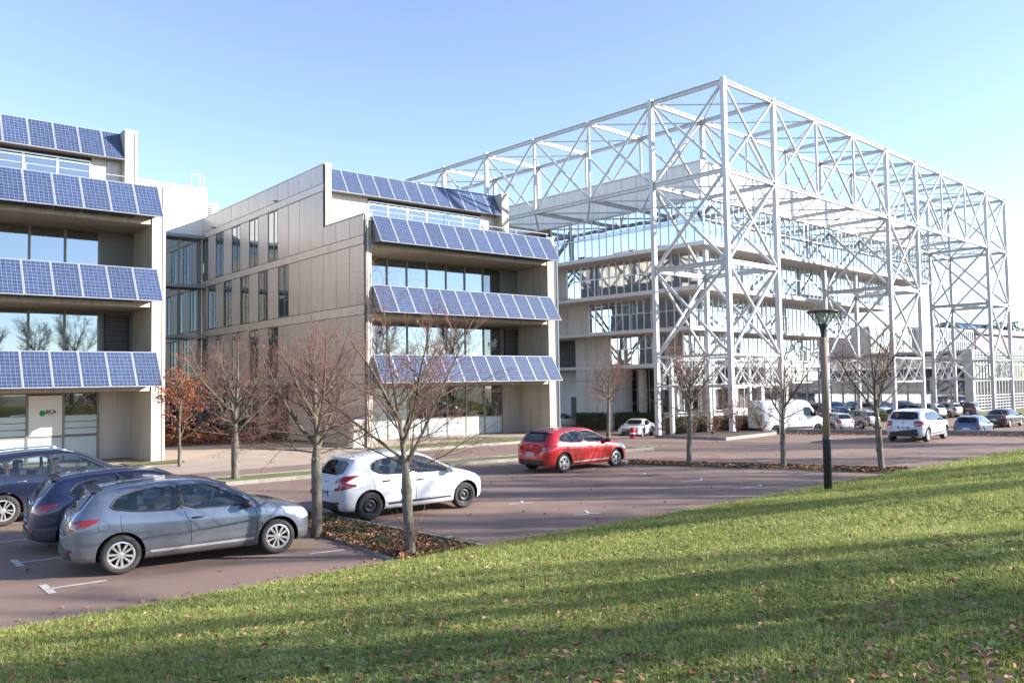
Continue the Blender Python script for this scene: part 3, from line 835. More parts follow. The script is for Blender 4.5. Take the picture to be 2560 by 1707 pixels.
def glaze(s_or_t, along0, along1, z0, z1, face, parent, mk, pitch=.655, nbig=999, rows=2, flo=0):
    """curtain wall on one face: frame as one part, panes one by one"""
    n = max(1, round((along1 - along0) / pitch)); p = (along1 - along0) / n
    P = (lambda a, off, z: W(s_or_t - off, a, z)) if face == 'L' else (lambda a, off, z: W(a, s_or_t - off, z))
    q = MB()
    def bar(a0, a1, zz0, zz1, o0, o1):
        b = len(q.v)
        q.v += [tuple(P(a, o, z)) for z in (zz0, zz1) for o in (o0, o1) for a in (a0, a1)]
        q.f += [tuple(b + i for i in f) for f in ((0, 2, 3, 1), (4, 5, 7, 6), (0, 1, 5, 4), (2, 6, 7, 3), (0, 4, 6, 2), (1, 3, 7, 5))]; q.m += [0] * 6
    zm = z0 + (z1 - z0) * .52
    for k in range(n + 1): bar(along0 + k * p - .02, along0 + k * p + .02, z0, z1, -.03, .035)
    for z in (z0, zm, z1 - .05) if rows == 2 else (z0, z1 - .05): bar(along0, along1, z, z + .05, -.028, .03)
    for k in range(n):
        if rg.random() < .16 and rows == 2:          # opening lights have a second frame
            a0, a1 = along0 + k * p + .03, along0 + (k + 1) * p - .03
            for aa in (a0, a1 - .04): bar(aa, aa + .04, zm + .06, z1 - .06, -.02, .05)
            for zz in (zm + .06, z1 - .1): bar(a0 + .04, a1 - .04, zz, zz + .04, -.02, .05)
    q.build('window_frame', M['alu'], parent)
    for k in range(n):
        for r_ in range(rows):
            za, zb = ((z0 + .05, zm), (zm + .05, z1 - .05))[r_] if rows == 2 else (z0 + .05, z1 - .05)
            a0 = along0 + k * p + .025; wd = p - .05
            if k < nbig:
                o = bpy.data.objects.new('pane', PANE[mk]); COL.objects.link(o); o.parent = parent
                o.location = P(a0 + (wd if face == 'L' else 0), -.01, za)
                o.rotation_euler = (rg.uniform(-.006, .006), 0, TH + (R(-90) if face == 'L' else 0) + rg.uniform(-.006, .006))
                o.scale = (wd * KS, 1, (zb - za) * KS)
            else:
                j = rg.uniform(-.006, .006) * wd
                rest_all.face([P(a0, -.01 + j, za), P(a0 + wd, -.01, za), P(a0 + wd, -.01, zb), P(a0, -.01 + j, zb)])
for f, (s0, s1, t1, z0, z1) in enumerate(FL):
    ws = thing_part('glazed_storey', gb)
    z2 = z0 - .22
    tbox('floor_slab', s0 - .12, s1, s0 - .12, 40, z2, z0 - .003, M['floorw'], ws)
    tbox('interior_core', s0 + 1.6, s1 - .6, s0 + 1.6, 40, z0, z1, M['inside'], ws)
    mk = 'glassm'
    glaze(s0, s0 + .05, t1, z0, z1, 'L', ws, mk, nbig=99, flo=f)
    glaze(s0, s0 + .05, s1, z0, z1, 'R', ws, mk, nbig=15, flo=f)
    tbox('blind_wall', s1 - .08, s1, s0 + .2, 40, z0, z1, M['greyp'], ws)
    tbox('corner_post', s0 - .03, s0 + .045, s0 - .03, s0 + .045, z0, z1, M['alu'], ws)
o = rest_all.build('pane', M['glassm'], gb); o['kind'] = 'stuff'
# white attic storey
tbox('attic_core', 4.75, 38.5, 4.75, 40, 14.1, 16.4, M['joint'])
def attic(face):
    a = 4.7; e = 38 if face == 'R' else 40
    while a < e:
        b = min(a + 1.25, e)
        if face == 'R': tbox('cladding_panel', a + .012, b - .012, 4.7, 4.745, 14.12, 16.5, M['whitep'])
        else: tbox('cladding_panel', 4.7, 4.745, a + .062, b - .012 + .05, 14.12, 16.5, M['whitep'])
        a = b
attic('R'); attic('L')
tbox('coping', 4.62, 38.1, 4.62, 40, 16.505, 16.58, M['whitep'])
tbox('ring_ledge', 4.2, 39.9, 4.2, 40, 14.055, 14.095, M['whitep'])
q = MB()
for z in (12.95, 12.75): q.tube([W(4.2, 17.3, z), W(4.2, 4.2, z), W(39.8, 4.2, z)], .018, 5)
q.build('guard_cable', M['steel'], gb)
# ground storey: glass behind round-edged white piers
gs = thing_part('ground_storey', gb)
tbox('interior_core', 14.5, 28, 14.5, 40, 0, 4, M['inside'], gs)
glaze(13.0, 13, 19, 0.5, 3.84, 'L', gs, 'glassd', pitch=1.2, nbig=8, flo=1); glaze(13.0, 13, 29, 0.5, 3.84, 'R', gs, 'glassd', pitch=1.1, nbig=6, flo=1)
tbox('plinth', 12.9, 29.2, 12.9, 40, -.85, .5, M['concw'], gs)
for s, t in ((12.2, 18.2), (12.2, 15.4), (12.2, 12.4), (16, 12.2), (20, 12.2), (24, 12.2), (28, 12.2)):
    tbox('pier', s, s + .45, t, t + .45, -.85, 3.85, M['concw'], gs)
# concrete stair tower at the left end
st = thing_part('stair_tower', gb)
tbox('upper_wall', 6.3, 22, 17.32, 25, 9.05, 11.4, M['concw'], st)
tbox('middle_wall', 8.2, 22, 17.05, 25, 6.5, 9.045, M['concw'], st)
tbox('lower_wall', 10.1, 12.7, 16.85, 20.4, -.85, 6.495, M['concw'], st)
tbox('recessed_wall', 12.2, 22, 20.41, 25, -.85, 6.49, M['concw'], st)
for z in (3.0, 6.47): tbox('joint_strip', 10.09, 10.11, 16.9, 20.38, z, z + .03, M['joint'], st)
for t in (18.2, 19.3): tbox('joint_strip', 10.09, 10.11, t, t + .025, 0.05, 6.4, M['joint'], st)
for t in (19.4, 22.3): tbox('joint_strip', 8.19, 8.21, t, t + .025, 6.6, 9.0, M['joint'], st)
tbox('joint_strip', 12.19, 12.21, 20.5, 24.8, 3.9, 3.93, M['joint'], st)
tbox('door', 12.17, 12.205, 22.0, 22.9, -.6, 1.7, M['dark'], st)

# ---------------------------------------------------------------- white gridded building at the right
def grid_face(q, p0, p1, z0, z1, n, zs, r=.09):
    """white post-and-rail grid standing off a wall"""
    p0 = Vector(p0); p1 = Vector(p1)
    d = (p1 - p0).normalized(); nn = Vector((d.y, -d.x, 0))
    for k in range(n + 1):
        c = p0.lerp(p1, k / n)
        q.tube([c + Vector((0, 0, z0)), c + Vector((0, 0, z1))], r, 4)
    for z in zs: q.tube([p0 + Vector((0, 0, z)), p1 + Vector((0, 0, z))], r, 4)
hb = thing('gridded_building', 'low white building at the right edge behind a fine white post and rail grid', 'building', (75, 30, 0))
q = MB(); q.box(73.0, 100, 28.9, 48, 0, 4.95); q.k().build('wall', M['glassd'], hb)
q = MB(); grid_face(q, (72.8, 28.25, 0), (99, 28.25, 0), 0, 5.1, 40, (.06, .3, .55, .8, 1.05, 1.3, 2.55, 3.9, 4.3, 4.5, 4.75, 5.05), .045); q.k().build('sun_screen', M['white'], hb)
q = MB(); q.box(72.55, 73.0, 28.2, 28.85, 0, 5.15); q.box(72.7, 100, 28.88, 48, 4.96, 5.1); q.k().build('edge_frame', M['white'], hb)
q = MB(); q.box(72.8, 72.95, 28.9, 60, .5, 4.9); q.k().build('glazing', M['glassm'], hb)
q = MB(); grid_face(q, (72.75, 28.9, 0), (72.75, 60, 0), 0, 5, 26, (.5, 1.6, 2.7, 3.6, 4.2, 4.5, 4.9), .06); q.k().build('window_grid', M['white'], hb)
# taller block behind it
tb = thing('panelled_building', 'two storey pale building with white ribbed cladding behind the gridded building', 'building', (92, 40, 0))
q = MB(); q.box(90, 103, 40, 60, 0, 8.0); q.box(89.9, 103.1, 39.9, 60, 8.0, 8.25); q.k().build('wall', M['whitep'], tb)
q = MB(); grid_face(q, (93.8, 39.85, 0), (103, 39.85, 0), 5.2, 8.1, 16, (5.5, 6.9, 8.05), .09); q.k().build('sun_screen', M['white'], tb)
q = MB(); q.box(94.2, 102.9, 39.95, 39.99, 7.0, 8.0); q.box(94.2, 102.9, 39.95, 39.99, 5.6, 6.8); q.k().build('window_band', M['glassm'], tb)
q = MB(); q.box(80, 89.9, 40.6, 60, 0, 8.0); q.k().build('side_wing', M['conc'], tb)
q = MB()
for k in range(8): q.box(80 + k * 1.4, 80.05 + k * 1.4, 40.55, 40.6, .5, 7.9)
for z in (2.6, 5.4): q.box(80, 89.9, 40.54, 40.59, z, z + .12)
q.k().build('joint_strip', M['greyp'], tb)
for k in range(7):
    q = MB(); q.box(80.15 + k * 1.4, 81.3 + k * 1.4, 40.52, 40.56, 6.0, 7.6); q.k().build('window', M['glassm'], tb)
    q = MB(); q.box(80.15 + k * 1.4, 81.3 + k * 1.4, 40.52, 40.56, 3.0, 5.0); q.k().build('window', M['glassm'], tb)
pb = thing('mauve_building', 'flat roofed mauve building far behind at the right edge', 'building', (125, 45, 0))
q = MB(); q.box(112, 150, 43, 70, 0, 8.2); q.box(111.5, 150, 42.6, 70, 8.2, 8.9); q.k().build('wall', M['purple'], pb)
q = MB(); q.box(114, 148, 42.9, 42.98, 2, 4.4); q.k().build('window_band', M['glassm'], pb)
br = thing('glass_vault_roof', 'blue glass vaulted roof on white hoops above the gridded building', 'roof', (170, 67, 10))
q = MB()
for k in range(9):
    x0 = 118 + k * 2.2
    arc = [(x0, 49 - 2.2 * math.cos(R(a)), 8.5 + 1.8 * math.sin(R(a))) for a in range(0, 181, 18)]
    q.tube(arc, .08, 5)
q.k().build('hoop', M['white'], br)
q = MB()
for a in range(0, 180, 18):
    y0, z0, y1, z1 = 49 - 2.15 * math.cos(R(a)), 8.5 + 1.75 * math.sin(R(a)), 49 - 2.15 * math.cos(R(a + 18)), 8.5 + 1.75 * math.sin(R(a + 18))
    q.face([(118, y0, z0), (135.6, y0, z0), (135.6, y1, z1), (118, y1, z1)])
q.k().build('glazing', M['glassg'], br)
# long pale hall across the back
ph = thing('rear_hall', 'long pale hall with window bands seen between the steel towers', 'building', (80, 60, 0))
q = MB(); q.box(86, 128, 55, 70, 0, 7.3); q.box(85.8, 128, 54.8, 70, 7.3, 7.6); q.k().build('wall', M['conc'], ph)
for k in range(14):
    q = MB(); q.box(86.6 + k * 2.9, 89 + k * 2.9, 54.93, 54.98, 4.6, 6.6); q.k().build('window', M['glassm'], ph)
    q = MB(); q.box(86.6 + k * 2.9, 89 + k * 2.9, 54.93, 54.98, .8, 3.4); q.k().build('window', M['glassm'], ph)
# ================================================================== VEHICLES
def interp(pts, x):
    if x <= pts[0][0]: return pts[0][1]
    for (x0, y0), (x1, y1) in zip(pts[:-1], pts[1:]):
        if x <= x1:
            t = (x - x0) / (x1 - x0) if x1 > x0 else 0
            return y0 + (y1 - y0) * t
    return pts[-1][1]
def smooth_poly(pts, n=3):
    """Catmull-Rom through the points"""
    out = []
    P = [pts[0]] + list(pts) + [pts[-1]]
    for i in range(1, len(P) - 2):
        p0, p1, p2, p3 = P[i - 1], P[i], P[i + 1], P[i + 2]
        for k in range(n):
            t = k / n
            out.append(tuple(.5 * ((2 * b) + (-a + c) * t + (2 * a - 5 * b + 4 * c - d) * t * t + (-a + 3 * b - 3 * c + d) * t ** 3) for a, b, c, d in zip(p0, p1, p2, p3)))
    out.append(tuple(pts[-1]))
    return out
def chaikin(pts, it=1):
    for _ in range(it):
        o = [pts[0]]
        for a, b in zip(pts[:-1], pts[1:]):
            o.append((a[0] * .75 + b[0] * .25, a[1] * .75 + b[1] * .25)); o.append((a[0] * .25 + b[0] * .75, a[1] * .25 + b[1] * .75))
        o.append(pts[-1]); pts = o
    return pts
def section(T, x, inset=0.0, floor=None):
    zt = interp(T['top_s'], x) - inset
    hl = T['L'] / 2
    u = min(.9985, abs(x) / hl)
    pl = (1 - u ** T.get('pp', 14)) ** (1 / 3.2)
    Wx = (T['W'] - inset) * pl * (1 - T.get('nose', .05) * max(0, x / hl) ** 2 - .03 * max(0, -x / hl) ** 2)
    z0 = T['z0'] + .10 * u ** 12 if floor is None else floor
    zt = max(zt, z0 + .06)
    zs = min(interp(T['belt'], x), zt - .035 - .12 * max(0, min(1, (zt - .6) * 2)) * (0 if zt > 1.1 else .35))
    zs = max(zs, z0 + .03)
    h = zs - z0
    tum = T.get('tumble', .40)
    yr = max(.05, Wx * .955 - tum * (zt - zs) - .035)
    zr = zt - min(T.get('crown', .06), .35 * (zt - zs))
    P = [(0, z0), (Wx * .86, z0), (Wx * .955, z0 + .10 * h), (Wx * .985, z0 + .30 * h), (Wx * .985, z0 + .42 * h), (Wx * .995, z0 + .52 * h), (Wx, z0 + .70 * h), (Wx * .992, z0 + .86 * h), (Wx * .955, zs)]
    for k in range(1, 5):
        t = k / 4
        P.append((Wx * .955 + (yr - Wx * .955) * t + .018 * math.sin(t * math.pi) * min(1, (zt - zs) * 3), zs + (zr - zs) * t))
    P += [(yr * .90, zt - (zt - zr) * .45), (yr * .6, zt - (zt - zr) * .10), (0, zt)]
    return chaikin(P, 1)
def loft(T, xs, inset=0.0, floor=None):
    q = MB(); n = None
    for x in xs:
        S = section(T, x, inset, floor)
        ring = [(x, -y, z) for y, z in S] + [(x, y, z) for y, z in S[-2:0:-1]]
        n = len(ring); q.v += ring
    m = len(xs)
    for i in range(m - 1):
        for k in range(n):
            k2 = (k + 1) % n
            q.f.append((i * n + k, i * n + k2, (i + 1) * n + k2, (i + 1) * n + k)); q.m.append(0)
    q.f.append(tuple(range(n))[::-1]); q.m.append(0)
    q.f.append(tuple((m - 1) * n + k for k in range(n))); q.m.append(0)
    return q

M['interior'] = mat('car_interior', (0.06, 0.06, 0.062), 0.8)
M['sillm'] = mat('satin_sill_trim', (0.50, 0.50, 0.49), 0.35, metal=0.4)
M['arch'] = mat('wheel_arch', (0.012, 0.012, 0.012), 0.9)
M['tyre'] = mat('tyre', (0.035, 0.033, 0.031), 0.85, var=0.3, scale=6, bump=.2, bscale=60)
M['rim'] = mat('alloy', (0.62, 0.60, 0.57), 0.32, metal=0.7)
M['rimdark'] = mat('black_steel_wheel', (0.022, 0.022, 0.023), 0.45)
M['rimback'] = mat('brake_shadow', (0.03, 0.03, 0.03), 0.8)
M['plast'] = mat('black_plastic', (0.022, 0.022, 0.024), 0.55)
M['cglass'] = glass_mat('car_glass', (0.02, 0.045, 0.055), 0.02, trans=0.86, clear=.72)
M['cglassd'] = glass_mat('tinted_car_glass', (0.008, 0.010, 0.012), 0.0, trans=0.2)
M['tail'] = mat('red_tail_lamp', (0.22, 0.006, 0.010), 0.12, coat=1.0)
M['tailw'] = mat('pale_lamp_insert', (0.36, 0.10, 0.10), 0.15, coat=1.0)
M['head'] = mat('head_lamp', (0.55, 0.58, 0.62), 0.08, metal=0.5, coat=1.0)
M['chrome'] = mat('chrome', (0.75, 0.75, 0.75), 0.12, metal=1.0)
M['plate'] = mat('number_plate', (0.72, 0.72, 0.70), 0.4)
M['eublue'] = mat('plate_blue', (0.02, 0.09, 0.42), 0.4)
M['seam'] = mat('panel_gap', (0.015, 0.015, 0.015), 0.8)

def paint_mat(name, col, metal=0.0, dirt=0.35, rough=0.3):
    m = mat(name, col, rough, metal=metal, coat=1.0)
    n = m.node_tree.nodes; l = m.node_tree.links; b = n["Principled BSDF"]
    tc = n.new('ShaderNodeTexCoord'); sx = n.new('ShaderNodeSeparateXYZ'); l.new(tc.outputs['Object'], sx.inputs[0])
    mr = n.new('ShaderNodeMapRange'); mr.inputs['From Min'].default_value = .75; mr.inputs['From Max'].default_value = .22
    mr.inputs['To Min'].default_value = 0; mr.inputs['To Max'].default_value = dirt; l.new(sx.outputs['Z'], mr.inputs['Value'])
    nz = n.new('ShaderNodeTexNoise'); nz.inputs['Scale'].default_value = 3.5; nz.inputs['Detail'].default_value = 8; l.new(tc.outputs['Object'], nz.inputs['Vector'])
    mu = n.new('ShaderNodeMath'); mu.operation = 'MULTIPLY'; l.new(mr.outputs[0], mu.inputs[0]); l.new(nz.outputs['Fac'], mu.inputs[1])
    mx = n.new('ShaderNodeMixRGB'); mx.inputs[1].default_value = (*col, 1); mx.inputs[2].default_value = (0.26, 0.21, 0.15, 1)
    l.new(mu.outputs[0], mx.inputs[0]); l.new(mx.outputs[0], b.inputs['Base Color'])
    ad = n.new('ShaderNodeMath'); ad.operation = 'MULTIPLY_ADD'; ad.inputs[1].default_value = .5; ad.inputs[2].default_value = rough; l.new(mu.outputs[0], ad.inputs[0]); l.new(ad.outputs[0], b.inputs['Roughness'])
    sb = n.new('ShaderNodeMath'); sb.operation = 'MULTIPLY_ADD'; sb.inputs[1].default_value = -1.4; sb.inputs[2].default_value = 1.0; sb.use_clamp = True
    l.new(mu.outputs[0], sb.inputs[0]); l.new(sb.outputs[0], b.inputs['Coat Weight'])
    return m

def fix_normals(me):
    b = bmesh.new(); b.from_mesh(me); bmesh.ops.remove_doubles(b, verts=b.verts, dist=1e-5); bmesh.ops.recalc_face_normals(b, faces=b.faces); b.to_mesh(me); b.free()
def eval_bool(me, cutters):
    for x_ in [me] + cutters: fix_normals(x_)
    """body minus cutters, with the cutters' materials on the cut faces"""
    o = bpy.data.objects.new('tmp', me); COL.objects.link(o)
    tmp = [o]
    for c in cutters:
        co = bpy.data.objects.new('tmpc', c); COL.objects.link(co); tmp.append(co)
        md = o.modifiers.new('b', 'BOOLEAN'); md.operation = 'DIFFERENCE'; md.solver = 'EXACT'; md.object = co; md.material_mode = 'TRANSFER'
    dg = bpy.context.evaluated_depsgraph_get(); dg.update()
    r = bpy.data.meshes.new_from_object(o.evaluated_get(dg))
    for t in tmp: bpy.data.objects.remove(t)
    return r

class Shell:
    """ray-casts 2-D outlines onto a car body so lamps, glass and seams follow it"""
    def __init__(s, me):
        s.t = BVHTree.FromPolygons([v.co.copy() for v in me.vertices], [tuple(p.vertices) for p in me.polygons])
    def hit(s, kind, a, z, off):
        if kind == 'R': o, d = Vector((-6, a, z)), Vector((1, 0, 0))
        elif kind == 'F': o, d = Vector((6, a, z)), Vector((-1, 0, 0))
        elif kind == 'S-': o, d = Vector((a, -6, z)), Vector((0, 1, 0))
        elif kind == 'S+': o, d = Vector((a, 6, z)), Vector((0, -1, 0))
        else:                                   # diagonal, 'D' + degrees from the rear axis
            an = R(float(kind[1:])); d = Vector((math.cos(an), math.sin(an), 0)); e = Vector((-d.y, d.x, 0)); o = e * a - d * 6 + Vector((0, 0, z))
        h = s.t.ray_cast(o, d)
        if h[0] is None: return None
        n = h[1] if h[1].dot(d) < 0 else -h[1]
        return h[0] + n * off
    def patch(s, q, kind, poly, off=.004, rings=4, m=0, fine=.06):
        P = []
        for i in range(len(poly)):
            a, b = poly[i], poly[(i + 1) % len(poly)]
            k = max(1, int(math.hypot(a[0] - b[0], a[1] - b[1]) / fine))
            for j in range(k): P.append((a[0] + (b[0] - a[0]) * j / k, a[1] + (b[1] - a[1]) * j / k))
        c = (sum(p[0] for p in P) / len(P), sum(p[1] for p in P) / len(P))
        base = len(q.v); n = len(P)
        last = None
        for r in range(rings):
            f = 1 - r / rings
            for p in P:
                h = s.hit(kind, c[0] + (p[0] - c[0]) * f, c[1] + (p[1] - c[1]) * f, off)
                if h is None: h = last or Vector((0, 0, .5))
                last = h; q.v.append(tuple(h))
        h = s.hit(kind, c[0], c[1], off) or last
        q.v.append(tuple(h)); ci = len(q.v) - 1
        for r in range(rings - 1):
            for i in range(n):
                j = (i + 1) % n
                q.f.append((base + r * n + i, base + r * n + j, base + (r + 1) * n + j, base + (r + 1) * n + i)); q.m.append(m)
        for i in range(n):
            q.f.append((base + (rings - 1) * n + i, base + (rings - 1) * n + (i + 1) % n, ci)); q.m.append(m)
        # turn the faces outwards
        nf = (rings - 1) * n + n
        out = s.hit(kind, c[0], c[1], 1.0); cen = s.hit(kind, c[0], c[1], 0.0)
        if out is not None:
            a_, b_, c_ = [Vector(q.v[k]) for k in q.f[-1]]
            if (b_ - a_).cross(c_ - a_).dot(out - cen) < 0:
                for k in range(len(q.f) - nf, len(q.f)): q.f[k] = q.f[k][::-1]
    def patch3(s, q, ang, pts, off, rings=3):
        an = R(ang); e = Vector((-math.sin(an), math.cos(an), 0))
        s.patch(q, 'D%g' % ang, [(e.x * x + e.y * y, z) for x, y, z in pts], off, rings, fine=.04)
    def line(s, q, kind, pts, r=.006, m=0, off=.0):
        P = []
        for a, b in zip(pts[:-1], pts[1:]):
            k = max(1, int(math.hypot(a[0] - b[0], a[1] - b[1]) / .07))
            for j in range(k): P.append((a[0] + (b[0] - a[0]) * j / k, a[1] + (b[1] - a[1]) * j / k))
        P.append(pts[-1])
        H = [s.hit(kind, *p, off) for p in P]; H = [h for h in H if h is not None]
        if len(H) > 1: q.tube(H, r, 4, m)

def mirror_poly(p): return [(-a, z) for a, z in p]
def grow(p, d):
    cx = sum(a for a, b in p) / len(p); cz = sum(b for a, b in p) / len(p)
    return [(a + d * (1 if a > cx else -1), b + d * .8 * (1 if b > cz else -1)) for a, b in p]
def round_poly(p, it=2):
    """round the corners of a closed outline"""
    for _ in range(it):
        o = []
        for i in range(len(p)):
            a, b = p[i], p[(i + 1) % len(p)]
            o.append((a[0] * .82 + b[0] * .18, a[1] * .82 + b[1] * .18)); o.append((a[0] * .18 + b[0] * .82, a[1] * .18 + b[1] * .82))
        p = o
    return p

CAR = {}
CAR['hatch'] = dict(L=4.05, W=.885, z0=.19, tumble=.44, wb=(-1.24, 1.34), wr=.315, z=1.44,
    top=[(-2.02, .36), (-2.015, .55), (-1.985, .72), (-1.93, .90), (-1.86, 1.02), (-1.60, 1.31), (-1.50, 1.355), (-1.1, 1.41), (-.5, 1.44), (.0, 1.425), (.32, 1.36), (.72, 1.17), (1.10, .985), (1.22, .955), (1.55, .90), (1.80, .82), (1.93, .72), (2.0, .58), (2.025, .36)],
    belt=[(-2.02, .80), (-1.5, .985), (-.8, .945), (.2, .905), (1.0, .885), (1.5, .80), (2.02, .62)],
    side=[[(-1.42, 1.06), (-1.27, 1.235), (-.95, 1.315), (-.36, 1.345), (-.30, .96), (-1.0, .985)], [(-.27, .955), (-.32, 1.345), (.10, 1.325), (.34, 1.255), (.86, .975), (.80, .945)]],
    rear=[(-.55, 1.03), (.55, 1.03), (.46, 1.27), (-.46, 1.27)], front=[(-.62, 1.0), (.62, 1.0), (.50, 1.34), (-.50, 1.34)], tailk='hatch')
CAR['hatch208'] = dict(CAR['hatch'], L=3.97, W=.87, z=1.46,
    top=[(-1.98, .36), (-1.975, .58), (-1.93, .78), (-1.86, .95), (-1.79, 1.06), (-1.52, 1.34), (-1.40, 1.39), (-1.0, 1.44), (-.4, 1.46), (.05, 1.435), (.35, 1.36), (.75, 1.16), (1.12, .985), (1.22, .955), (1.5, .90), (1.75, .80), (1.88, .70), (1.95, .56), (1.98, .36)],
    side=[[(-1.18, 1.10), (-1.15, 1.23), (-.95, 1.32), (-.30, 1.365), (-.22, .975), (-.95, .99)], [(-.18, .97), (-.26, 1.365), (.10, 1.345), (.34, 1.275), (.92, .985), (.86, .955)]], tailk='boomer')
CAR['tallhatch'] = dict(CAR['hatch'], L=4.0, W=.875, z=1.49, tumble=.36,
    top=[(-1.99, .40), (-1.985, .68), (-1.95, .95), (-1.88, 1.06), (-1.64, 1.37), (-1.50, 1.43), (-1.0, 1.48), (-.4, 1.49), (.1, 1.46), (.4, 1.39), (.78, 1.18), (1.08, 1.03), (1.2, 1.0), (1.55, .97), (1.8, .90), (1.93, .76), (1.985, .58), (1.995, .40)],
    belt=[(-2.0, .86), (-1.5, .99), (-.8, .97), (.2, .945), (1.0, .93), (1.5, .86), (2.0, .68)], rear=[(-.60, 1.05), (.60, 1.05), (.52, 1.33), (-.52, 1.33)], tailk='square', z0=.22)
CAR['crossover'] = dict(CAR['hatch'], L=4.45, W=.92, z=1.61, tumble=.38, z0=.25, wr=.345, wb=(-1.28, 1.38),
    top=[(-2.21, .45), (-2.2, .70), (-2.16, .95), (-2.08, 1.12), (-1.82, 1.43), (-1.66, 1.50), (-1.2, 1.565), (-.5, 1.61), (.0, 1.59), (.35, 1.51), (.80, 1.28), (1.12, 1.11), (1.25, 1.08), (1.65, 1.03), (1.95, .95), (2.1, .82), (2.19, .64), (2.22, .45)],
    belt=[(-2.2, .95), (-1.5, 1.10), (-.8, 1.06), (.2, 1.02), (1.0, .99), (1.6, .92), (2.2, .74)],
    side=[[(-1.78, 1.20), (-1.60, 1.34), (-1.26, 1.42), (-1.22, 1.12), (-1.4, 1.13)], [(-1.16, 1.11), (-1.20, 1.43), (-.36, 1.50), (-.30, 1.06)], [(-.26, 1.055), (-.32, 1.50), (.10, 1.48), (.36, 1.40), (.92, 1.09), (.86, 1.055)]],
    rear=[(-.58, 1.14), (.58, 1.14), (.5, 1.40), (-.5, 1.40)], front=[(-.66, 1.12), (.66, 1.12), (.53, 1.49), (-.53, 1.49)], tailk='hatch', rails=1)
CAR['boxhatch'] = dict(CAR['hatch'], L=4.2, W=.89, z=1.48,
    top=[(-2.09, .38), (-2.085, .62), (-2.05, .86), (-1.99, 1.0), (-1.76, 1.32), (-1.62, 1.39), (-1.1, 1.46), (-.4, 1.48), (.1, 1.45), (.4, 1.37), (.78, 1.17), (1.1, 1.0), (1.22, .97), (1.6, .91), (1.86, .82), (2.0, .70), (2.07, .55), (2.09, .38)], tailk='square')
CAR['bubble'] = dict(CAR['hatch'], L=3.55, W=.80, z=1.49, wb=(-1.05, 1.25), wr=.29, pp=9, nose=.08,
    top=[(-1.77, .40), (-1.76, .66), (-1.72, .88), (-1.62, 1.08), (-1.38, 1.32), (-1.2, 1.40), (-.7, 1.475), (-.2, 1.49), (.2, 1.45), (.5, 1.34), (.85, 1.08), (1.05, .97), (1.3, .90), (1.55, .80), (1.7, .64), (1.77, .40)],
    belt=[(-1.77, .78), (-1.2, .94), (-.5, .92), (.5, .90), (1.0, .86), (1.77, .6)],
    side=[[(-1.10, 1.02), (-1.02, 1.22), (-.72, 1.33), (-.34, 1.37), (-.32, .96)], [(-.27, .955), (-.28, 1.38), (.15, 1.36), (.40, 1.27), (.78, .98), (.70, .95)]],
    rear=[(-.48, 1.06), (.48, 1.06), (.40, 1.27), (-.40, 1.27)], front=[(-.55, 1.0), (.55, 1.0), (.45, 1.36), (-.45, 1.36)], tailk='square')
CAR['roadster'] = dict(CAR['hatch'], L=4.24, W=.895, z=1.29, wb=(-1.18, 1.32), wr=.325, tumble=.5,
    top=[(-2.11, .40), (-2.1, .62), (-2.05, .80), (-1.95, .88), (-1.5, .94), (-1.2, .98), (-.85, 1.15), (-.5, 1.27), (-.15, 1.29), (.15, 1.24), (.75, .96), (.9, .91), (1.5, .85), (1.85, .74), (2.02, .60), (2.1, .40)],
    belt=[(-2.1, .76), (-1.4, .88), (-.6, .86), (.4, .84), (1.2, .80), (2.1, .58)],
    side=[[(-.75, .92), (-.55, 1.13), (-.1, 1.19), (.20, 1.13), (.62, .90), (.55, .88)]], rear=[(-.42, 1.0), (.42, 1.0), (.38, 1.15), (-.38, 1.15)], front=[(-.56, .93), (.56, .93), (.46, 1.19), (-.46, 1.19)], tailk='square')
CAR['saloon'] = dict(CAR['hatch'], L=4.55, W=.88, z=1.43, wb=(-1.32, 1.38), wr=.31,
    top=[(-2.27, .40), (-2.265, .62), (-2.22, .86), (-2.14, .955), (-1.75, .985), (-1.62, 1.02), (-1.05, 1.33), (-.8, 1.39), (-.3, 1.43), (.1, 1.41), (.4, 1.33), (.8, 1.13), (1.15, .965), (1.3, .94), (1.8, .87), (2.1, .76), (2.23, .60), (2.27, .40)],
    belt=[(-2.27, .82), (-1.5, .94), (-.6, .92), (.4, .90), (1.2, .87), (2.27, .62)],
    side=[[(-1.35, 1.03), (-1.02, 1.26), (-.42, 1.34), (-.38, .955)], [(-.33, .95), (-.37, 1.34), (.05, 1.33), (.34, 1.25), (.85, .96), (.8, .935)]],
    rear=[(-.55, 1.06), (.55, 1.06), (.46, 1.29), (-.46, 1.29)], tailk='square')

